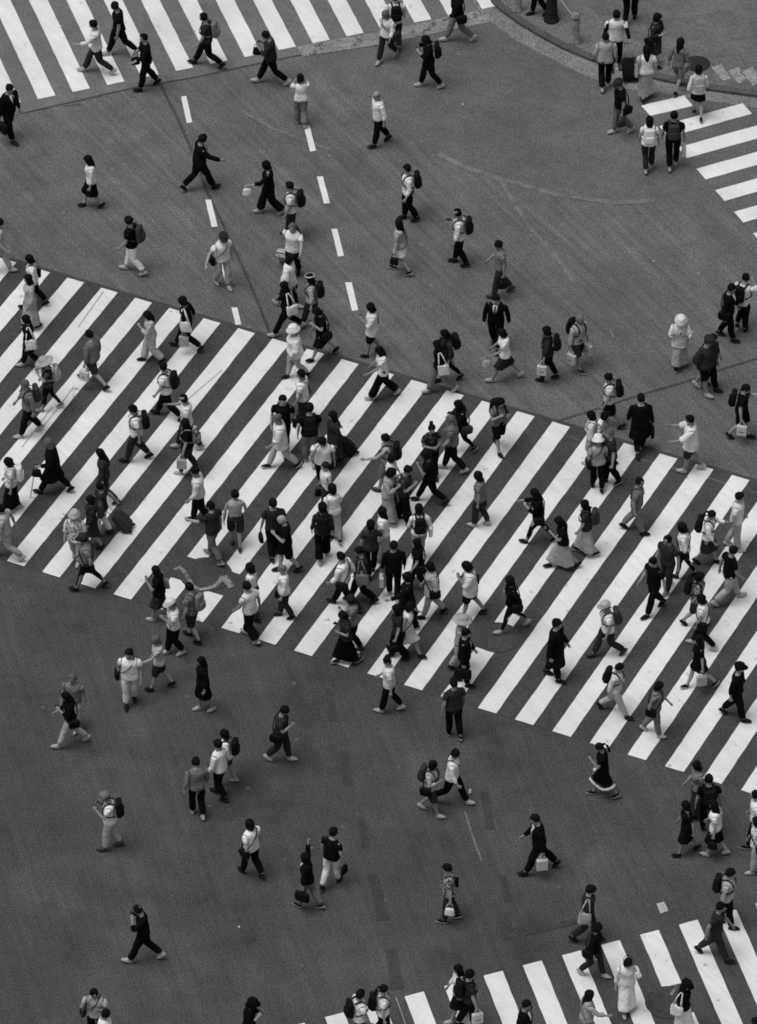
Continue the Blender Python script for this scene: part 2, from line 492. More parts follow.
def hat(kind):
    if ('hat', kind) in _cache: return _cache['hat', kind]
    if kind == 'C':      # cap with a peak at the front
        def bf(r, z, t):
            if r > .115: return .102 + max(0, math.cos(t)) ** 2.2 * (r - .102)
            return r
        g = revolve([(.02, 1.742), (.06, 1.733), (.09, 1.70), (.102, 1.655), (.105, 1.635), (.158, 1.624), (.156, 1.616), (.098, 1.628)], w=None, cx=-.004, brimf=bf)
    elif kind == 'H':    # bucket hat
        g = revolve([(.02, 1.745), (.075, 1.740), (.092, 1.71), (.104, 1.645), (.150, 1.600), (.148, 1.592), (.099, 1.630)], cx=-.004)
    elif kind == 'W':    # wide straw hat
        g = revolve([(.02, 1.755), (.075, 1.748), (.095, 1.71), (.106, 1.645), (.150, 1.628), (.205, 1.612), (.203, 1.604), (.099, 1.63)], cx=-.004)
    else:                # head band / visor
        mb = MB(); rows = []
        for r, z in ((.100, 1.690), (.106, 1.675), (.108, 1.655), (.100, 1.650)):
            rows.append(mb.ring([(-.004 + r * 1.32 * math.cos(2 * PI * j / 20), r * 1.13 * math.sin(2 * PI * j / 20), z + .018) for j in range(20)], {4: 1.0}))
        for a, b in zip(rows, rows[1:]): mb.bridge(b, a)
        g = mb.arrays(), mb.f, None
    _cache['hat', kind] = g; return g

# ------------------------------------------------------------------ pose
def rx(a): c, s = math.cos(a), math.sin(a); return np.array([[1, 0, 0], [0, c, -s], [0, s, c]])
def ry(a): c, s = math.cos(a), math.sin(a); return np.array([[c, 0, s], [0, 1, 0], [-s, 0, c]])
def rz(a): c, s = math.cos(a), math.sin(a); return np.array([[c, -s, 0], [s, c, 0], [0, 0, 1]])
def about(p, Rm):
    p = np.array(p); M = np.eye(4); M[:3, :3] = Rm; M[:3, 3] = p - Rm @ p; return M

ARM = {  # pitch forward, out, elbow, forearm inwards
    'h': (2, 5, 6, 0), 'p': (26, 6, 108, 32), 'f': (58, 8, 128, 30), 's': (20, 14, 138, 15), 'u': (172, 6, 8, 0), 'o': (50, 12, 26, 6),
    'w': (10, 40, 20, 0), 'b': (12, 8, 92, 48), 'x': (12, 10, 78, 8), 'd': (-32, 10, 4, 0)}

def pose(f, stride, lead, arms, rng, headp=None):
    J = joints(f); M = [np.eye(4) for _ in range(NB)]
    th_f = (2, 12, 18, 25, 0)[stride]; th_b = (-2, -8, -15, -21, 24)[stride]
    kn_f = (2, 3, 3, 2, 2)[stride]; kn_b = (3, 6, 9, 12, 62)[stride]
    k_ = rng.uniform(.62, 1.0) if stride < 3 else rng.uniform(.8, 1.0)
    if stride < 4: th_f *= k_; th_b *= k_
    jit = rng.uniform(-3, 3)
    lean = (1, 2, 4, 6, 4)[stride] + rng.uniform(-1, 2)
    tw = (0, 4, 7, 9, 6)[stride] * (1 if lead == 'L' else -1)
    M[0] = about(JT['pelvis'], rz(R(-tw * .4)))
    M[1] = M[0] @ about(JT['waist'], ry(R(lean * .6)) @ rz(R(tw * .5)))
    M[2] = M[1] @ about(JT['chest'], ry(R(lean * .5)) @ rz(R(tw * .5)))
    hp = rng.uniform(2, 14) if headp is None else headp
    ya = rng.uniform(-14, 14)
    M[3] = M[2] @ about(JT['neck'], ry(R(hp * .4)) @ rz(R(ya * .4 - tw * .4)))
    M[4] = M[3] @ about(JT['head'], ry(R(hp * .6)) @ rz(R(ya * .6)))
    for side, s in (('L', 1), ('R', -1)):
        bu, bf, bh = (5, 7, 9) if s > 0 else (6, 8, 10)
        code = arms[0 if s > 0 else 1]
        if code == 'n':
            fwd = (side != lead)
            sw = (2, 9, 16, 24, 16)[stride] * rng.uniform(.3, 1.1)
            p_, o_, e_, i_ = (sw + rng.uniform(-4, 6), 5, 12 + sw * .7, 8) if fwd else (-sw * .9, rng.uniform(4, 9), 8 + sw * .3, rng.uniform(0, 12))
        else:
            p_, o_, e_, i_ = ARM[code]; p_ += rng.uniform(-5, 5); e_ += rng.uniform(-6, 6)
        S = np.array(J['sh']) * (1, s, 1); E = np.array(J['el']) * (1, s, 1); Wp = np.array(J['wr']) * (1, s, 1)
        M[bu] = M[2] @ about(S, ry(R(-p_)) @ rx(R(o_ * s)))
        M[bf] = M[bu] @ about(E, rz(R(-i_ * s)) @ ry(R(-e_)))
        M[bh] = M[bf] @ about(Wp, ry(R(-6)))
    def leg(side, t, k, fd):
        s = 1 if side == 'L' else -1; th, sn, ft = (11, 13, 15) if s > 0 else (12, 14, 16)
        H_ = np.array(J['hip']) * (1, s, 1); K = np.array(J['kn']) * (1, s, 1); A = np.array(J['an']) * (1, s, 1)
        M[th] = M[0] @ about(H_, ry(R(-t)))
        M[sn] = M[th] @ about(K, ry(R(k)))
        M[ft] = M[sn] @ about(A, ry(R(fd + t - k)))
        P = np.array([(x, s * J['hip'][1], 0, 1) for x in (-.08, .05, .18)])
        return (P @ M[ft].T)[:, 2].min()
    other = 'R' if lead == 'L' else 'L'
    up = (0, -5, -10, -15, 0)[stride]; dn = (0, 16, 30, 42, 35)[stride]
    if stride == 4:
        z = leg(lead, 0, 2, 0); leg(other, th_b, kn_b, dn)
    else:
        zf = leg(lead, th_f + jit, kn_f, up); zb = leg(other, th_b + jit, kn_b, dn)
        lo, hi = 0.0, 45.0
        for _ in range(14):                                # bend the longer leg until both soles touch the ground
            e = (lo + hi) / 2
            if zf < zb: a = leg(lead, th_f + jit + e * .35, kn_f + e, up); dlt = a < zb
            else: a = leg(other, th_b + jit + e * .2, kn_b + e, dn); dlt = a < zf
            if dlt: lo = e
            else: hi = e
        z = max(zf, zb)
    T = np.eye(4); T[2, 3] = -z
    return [T @ m for m in M]

def skin(geo, M, sc=1.0, wr=0.0, seed=0.0):
    (V, W), F, mi = geo
    Vh = np.c_[V, np.ones(len(V))]
    out = np.zeros((len(V), 3))
    for b in range(NB):
        w = W[:, b]
        if w.any(): out += w[:, None] * (Vh @ M[b].T)[:, :3]
    if wr:
        r = np.random.RandomState(int(seed * 1000) % 100000)
        for fq in (9, 17, 31, 60):
            k = r.normal(size=(3, 3)) * fq; p = r.uniform(0, 6.28, 3)
            out += wr * (9 / fq) ** .6 * np.sin(out @ k + p)
    return out * sc

# ------------------------------------------------------------------ shapes for what people carry
def box(mb, c, size, e=4.0, n=16, rows=((0, .86), (.04, .97), (.12, 1), (.5, 1.02), (.88, 1), (.96, .95), (1, .8)), taper=1.0, axis=2):
    """rounded box: superellipse rings stacked along z"""
    prev = None
    for t, k in rows:
        z = c[2] + size[2] * t; tp = 1 + (taper - 1) * t; cos = []
        for j in range(n):
            a = 2 * PI * (j + .5) / n; ca, sa = math.cos(a), math.sin(a)
            q = (abs(ca) ** e + abs(sa) ** e) ** (-1 / e)
            cos.append((c[0] + size[0] / 2 * ca * q * k * tp, c[1] + size[1] / 2 * sa * q * k * tp, z))
        cur = mb.ring(cos)
        if prev: mb.bridge(prev, cur)
        else: mb.cap(cur, rev=True)
        prev = cur
    mb.cap(prev)

def tube(mb, pts, r, n=6, flat=1.0, up=(0, 0, 1)):
    pts = [np.array(p, float) for p in pts]; prev = None
    for i, p in enumerate(pts):
        d = pts[min(i + 1, len(pts) - 1)] - pts[max(i - 1, 0)]; d /= max(1e-9, np.linalg.norm(d))
        u = np.array(up, float)
        if abs(d @ u) > .95: u = np.array((1., 0, 0))
        s = np.cross(d, u); s /= np.linalg.norm(s); u = np.cross(s, d)
        cur = mb.ring([tuple(p + s * r * flat * math.cos(2 * PI * k / n) + u * r * math.sin(2 * PI * k / n)) for k in range(n)])
        if prev: mb.bridge(prev, cur)
        else: mb.cap(cur, rev=True)
        prev = cur
    mb.cap(prev)

def emit(name, mb, mat, parent=None, Mx=None, sc=1.0, smooth=True, wr=0, seed=0, sub=0):
    V = np.array(mb.v, float)
    if Mx is not None: V = (np.c_[V, np.ones(len(V))] @ Mx.T)[:, :3]
    if wr:
        r = np.random.RandomState(int(seed) % 10000); k = r.normal(size=(3, 3)) * 12
        V = V + wr * np.sin(V @ k + r.uniform(0, 6, 3))
    return link(name, V * sc, mb.f, mat, None, parent, smooth, sub)

WORD = dict(w='white', l='pale', g='grey', d='charcoal', k='black')
GROUP = dict(B='backpacks worn by pedestrians', S='shoulder bags worn by pedestrians', T='tote bags carried by pedestrians', H='shopping bags carried in the hand',
             A='handbags carried in the hand', C='briefcases carried by pedestrians', U='suitcases pulled by pedestrians', N='canes', Y='phones held in the hand')

def place(o, loc, hd): o.location = loc; o.rotation_euler = (0, 0, hd)

def bag(code, side, tone, M, sc, f, loc, hd, label, rng):
    """code of the thing carried; it stays a top-level object beside its carrier"""
    s = 1 if side == 'L' else -1
    mat = bm_(tone)
    J = joints(f)
    if code == 'B':
        b = MB(); box(b, (-.232, 0, 1.04), (.16, .30, .42), e=3.2, taper=.9)
        o = emit('backpack', b, mat, None, M[2], sc, wr=.004, seed=rng.random() * 9999)
        p = MB(); box(p, (-.315, 0, 1.07), (.06, .22, .19), e=3); emit('pocket', p, mat, o, M[2], sc)
        for q in (1, -1):
            t = MB(); tube(t, [(-.15, q * .09, 1.42), (-.09, q * .10, 1.455), (-.01, q * .105, 1.465), (.085, q * .11, 1.415), (.150, q * .12, 1.30), (.140, q * .145, 1.20), (.03, q * .205, 1.13), (-.15, q * .15, 1.10)], .008, 6, 3.0)
            emit('strap', t, mat, o, M[2], sc)
        h = MB(); tube(h, [(-.17, -.03, 1.43), (-.18, -.02, 1.465), (-.18, .02, 1.465), (-.17, .03, 1.43)], .006); emit('top_handle', h, mat, o, M[2], sc)
        cat = 'backpack'; name = o
    elif code == 'S':
        b = MB(); y = s * (J['sh'][1] + .075)
        box(b, (-.05, y, .80), (.27, .11, .22), e=3.5); o = emit('shoulder_bag', b, mat, None, M[1], sc, wr=.004, seed=rng.random() * 9999)
        fl = MB(); box(fl, (-.05, y + s * .062, .90), (.27, .015, .13), e=5); emit('flap', fl, mat, o, M[1], sc)
        t = MB(); tube(t, [(-.10, y * .95, 1.01), (-.165, s * .13, 1.17), (-.158, -s * .02, 1.32), (-.07, -s * .11, 1.468), (.03, -s * .105, 1.468), (.145, -s * .05, 1.32), (.170, s * .06, 1.20), (.06, y * .95, 1.01)], .006, 6, 2.6)
        emit('strap', t, mat, o, M[1], sc); cat = 'bag'
    elif code == 'T':
        b = MB(); y = s * (J['sh'][1] + .09)
        box(b, (-.04, y, .82), (.30, .10, .30), e=4, taper=.92); o = emit('tote_bag', b, mat, None, M[2], sc, wr=.011, seed=rng.random() * 9999)
        for q in (-.03, .03):
            t = MB(); ys = s * (J['sh'][1] - .03)
            tube(t, [(-.14, y + q, 1.12), (-.08, (y + ys) / 2 + q, 1.34), (-.03, ys, 1.445), (.02, ys, 1.435), (.06, y + q, 1.25), (.06, y + q, 1.12)], .007, 6, 2.0); emit('handle', t, mat, o, M[2], sc)
        cat = 'bag'
    elif code in 'HACUNY':
        hb = 9 if s > 0 else 10
        wr = np.array(J['wr']) * (1, s, 1)
        hand = (M[hb] @ np.array([wr[0] + .01, wr[1] - s * .012, wr[2] - .11, 1]))[:3]
        hx, hy, hz = hand
        if code == 'H':
            H_ = min(.27, hz - .16); b = MB(); top_z = hz - .13
            box(b, (hx, hy, top_z - H_), (.245, .10, H_), e=40, n=4, rows=((0, .99), (.01, 1), (.5, .98), (.99, 1.0), (1, .96)))
            o = emit('shopping_bag', b, mat if tone != 'w' else PAPER, None, None, sc, smooth=False)
            if tone == 'w' and rng.random() < .5:
                for q in (-1, 1):
                    t = MB(); box(t, (hx, hy + q * .0525, top_z - H_ * .62), (.11, .004, .025), e=40, n=4, rows=((0, 1), (1, 1))); emit('print', t, INK, o, None, sc, smooth=False)
            for q in (-.045, .045):
                t = MB(); tube(t, [(hx - .07, hy + q, top_z - .01), (hx - .06, hy + q * .5, top_z + .09), (hx, hy, hz - .005), (hx + .06, hy + q * .5, top_z + .09), (hx + .07, hy + q, top_z - .01)], .005); emit('handle', t, mat, o, None, sc)
            cat = 'bag'
        elif code == 'A':
            b = MB(); box(b, (hx, hy, hz - .32), (.25, .11, .20), e=3.4, taper=.8); o = emit('handbag', b, mat, None, None, sc, wr=.004, seed=rng.random() * 999)
            t = MB(); tube(t, [(hx - .09, hy, hz - .13), (hx - .06, hy, hz - .02), (hx, hy, hz), (hx + .06, hy, hz - .02), (hx + .09, hy, hz - .13)], .008); emit('handle', t, mat, o, None, sc); cat = 'bag'
        elif code == 'C':
            b = MB(); box(b, (hx, hy, hz - .33), (.36, .09, .26), e=7); o = emit('briefcase', b, mat, None, None, sc)
            t = MB(); tube(t, [(hx - .06, hy, hz - .06), (hx - .05, hy, hz - .01), (hx + .05, hy, hz - .01), (hx + .06, hy, hz - .06)], .009); emit('handle', t, mat, o, None, sc); cat = 'briefcase'
        elif code == 'U':
            bx = hx - .32; ang = math.atan2(hx - bx, max(.2, hz - .62)); Mx = about((bx, hy, .03), ry(min(.7, ang * .8)))
            b = MB(); box(b, (bx + .0, hy, .06), (.25, .40, .56), e=5); o = emit('suitcase', b, mat, None, Mx, sc)
            for q in (-.09, .09):
                t = MB(); tube(t, [(bx + .08, hy + q, .60), (bx + .08, hy + q, .98)], .009); emit('handle_bar', t, METAL, o, Mx, sc)
            t = MB(); tube(t, [(bx + .08, hy - .10, .98), (bx + .08, hy + .10, .98)], .013); emit('grip', t, NYLON['k'], o, Mx, sc)
            for q in (-.16, .16):
                t = MB(); tube(t, [(bx - .09, hy + q - .018, .035), (bx - .09, hy + q + .018, .035)], .035, 12); emit('wheel', t, NYLON['k'], o, Mx, sc)
            p = MB(); box(p, (bx - .13, hy, .12), (.03, .32, .36), e=5); emit('front_panel', p, mat, o, Mx, sc)
            cat = 'suitcase'
        elif code == 'N':
            b = MB(); tube(b, [(hx + .18, hy, .0), (hx + .03, hy, hz - .02), (hx, hy, hz + .03)], .013); o = emit('walking_cane', b, SOLE['w'], None, None, sc)
            t = MB(); tube(t, [(hx + .05, hy, hz + .03), (hx, hy, hz + .045), (hx - .06, hy, hz + .03)], .015); emit('grip', t, NYLON['k'], o, None, sc); cat = 'cane'
        else:
            b = MB(); box(b, (wr[0] + .012, wr[1] - s * .032, wr[2] - .17), (.075, .010, .145), e=6, n=12, rows=((0, .9), (.03, 1), (.97, 1), (1, .9))); o = emit('phone', b, PHONE, None, M[hb], sc)
            p = MB(); box(p, (wr[0] + .012, wr[1] - s * .038, wr[2] - .165), (.066, .002, .13), e=8, n=12, rows=((0, 1), (1, 1))); emit('screen', p, simple_screen, o, M[hb], sc); cat = 'phone'
    place(o, loc, hd)
    tag(o, label, cat, GROUP[code])
    return o
simple_screen = simple('phone_screen_glass', 0.05, 0.1)

# ------------------------------------------------------------------ one pedestrian
TOPK = dict(T='tee', S='long', K='tank', J='jacket', G='long', C='coat', U='tunic', D='tee', L='long', P='cape')
TOPN = dict(T='t_shirt', S='shirt', K='tank_top', J='suit_jacket', G='jacket', C='coat', U='tunic', D='dress', L='long_dress', P='cape')
BOTN = dict(t='trousers', w='wide_trousers', j='leggings', s='shorts', m='miniskirt', k='skirt', l='long_skirt')

def person(i, x, y, z, hd, sex, ht, stride, hairc, hatc, topc, botc, shoec, arm_left, arm_right, lead, lace, bags, label):
    rng = random.Random(1000 + i)
    arms = arm_left + arm_right; f = sex == 'f'; sc = ht / 170.0
    hp = 18 + rng.uniform(0, 8) if ('p' in arms or 'f' in arms) else None
    M = pose(f, stride, lead, arms, rng, hp)
    loc = (x, y, z); h = R(hd)
    g = body(f)
    o = link('person', skin(g, M, sc), g[1], [SKIN[i % 2], EYE, LIP], g[2], None, sub=1)
    place(o, loc, h)
    tag(o, label, 'person', 'pedestrians on the crossing')
    hs, ht_ = hairc[0], hairc[1]
    g = hair(hs, f); link('hair', skin(g, M, sc, .0065, i + .9), g[1], HAIR[ht_], None, o, sub=1)
    if hs == 'p':
        b = MB(); tube(b, [(-.10, 0, 1.64), (-.15, 0, 1.64), (-.175, 0, 1.56), (-.165, 0, 1.45), (-.15, 0, 1.36)], .032, 8); emit('ponytail', b, HAIR[ht_], o, M[4], sc)
    if hs == 'u':
        b = MB(); box(b, (-.06, 0, 1.70), (.10, .10, .08), e=2, n=10); emit('hair_bun', b, HAIR[ht_], o, M[4], sc)
    if hatc:
        nm = dict(C='cap', H='bucket_hat', W='straw_hat', V='headband')[hatc[0]]
        g = hat(hatc[0]); link(nm, skin(g, M, sc), g[1], cm(hatc[1]), None, o)
    k = topc[0]; tone = topc[1:]
    rag = tone.endswith('r') and len(tone) > 1
    if rag: tone = tone[0]
    pat = tone if tone[1:] in ('p', 's') else tone[0]
    g = top(f, TOPK[k]); link(TOPN[k], skin(g, M, sc, .0085, i + .3), g[1], cm(pat), None, o, sub=1)
    if k == 'J' or (k == 'G' and tone[1:2] == 'w'):   # white shirt showing in the V of the jacket
        V0 = []; b = MB(); rows = []
        for z_, cx, a, w_ in ((1.18, .006, .150, .006), (1.25, .008, .163, .028), (1.32, .002, .160, .048), (1.38, -.006, .142, .060), (1.425, -.010, .104, .052)):
            wt = {2: 1.0} if z_ > 1.2 else {1: .4, 2: .6}
            rows.append([b.vert((cx + a - abs(q) * w_ * .25, q * w_, z_), wt) for q in (-1, 0, 1)] + [b.vert((cx + a - .03, q * w_, z_), wt) for q in (1, 0, -1)])
        for p_, q_ in zip(rows, rows[1:]): b.bridge(p_, q_)
        b.cap(rows[0], rev=True); b.cap(rows[-1])
        g = (b.arrays(), b.f, None); sf = link('shirt_front', skin(g, M, sc), g[1], cm('w'), None, o)
        if k == 'J':
            t = MB(); tube(t, [(.166, 0, 1.21), (.176, 0, 1.28), (.156, 0, 1.36), (.112, 0, 1.42)], .008, 6, 2.5); emit('necktie', t, cm('k'), sf, M[2], sc)
    if rag:                                            # dark sleeves over a white shirt
        b = MB(); rs = [b.ring(ell(z_, cx, a, b_, .02), w) for z_, cx, a, b_, w in torso_levels(f)[5:8]]
        Lh, Rh = holes(rs, 0, 2)
        arm(b, Lh, 1, f, .016, 1.7); arm(b, Rh, -1, f, .016, 1.7)
        g = (b.arrays(), b.f, None); link('dark_sleeves', skin(g, M, sc), g[1], cm('k'), None, o, sub=1)
    if k in 'DL':
        g = skirt(f, 'k' if k == 'D' else 'l'); link('dress_skirt', skin(g, M, sc, .008, i + .5), g[1], cm(pat), None, o, sub=1)
        if lace:
            b = MB(); rows = [b.ring([((.235 + .02 * q) * math.cos(2 * PI * j / 24) * .95, (.25 + .02 * q) * math.sin(2 * PI * j / 24), .485 - .07 * q + (.02 * (j % 2) if q else 0)) for j in range(24)],
                [{0: .15, 11: .85 * min(1, max(0, .5 + 1.2 * math.sin(2 * PI * j / 24))), 12: .85 * min(1, max(0, .5 - 1.2 * math.sin(2 * PI * j / 24)))} for j in range(24)]) for q in (0, 1)]
            b.bridge(rows[1], rows[0]); g = (b.arrays(), b.f, None); link('lace_hem', skin(g, M, sc), g[1], cm('w'), None, o)
    if botc != 'n':
        kb, tb = botc[0], botc[1:]
        g = bottom(f, kb) if kb in 'twjs' else skirt(f, kb)
        link(BOTN[kb], skin(g, M, sc, .007, i + .7), g[1], cm(tb), None, o, sub=1)
    for s in (1, -1):
        g = shoe(s, f)
        sole = SOLE['w'] if shoec in 'wlg' or (i % 5 == 0) else SOLE['k']
        link('shoe', skin(g, M, sc), g[1], [SHOE[shoec], sole], g[2], o)
    for kind, side, btone, blabel in bags:
        bag(kind, side, btone, M, sc, f, loc, h, blabel, rng)

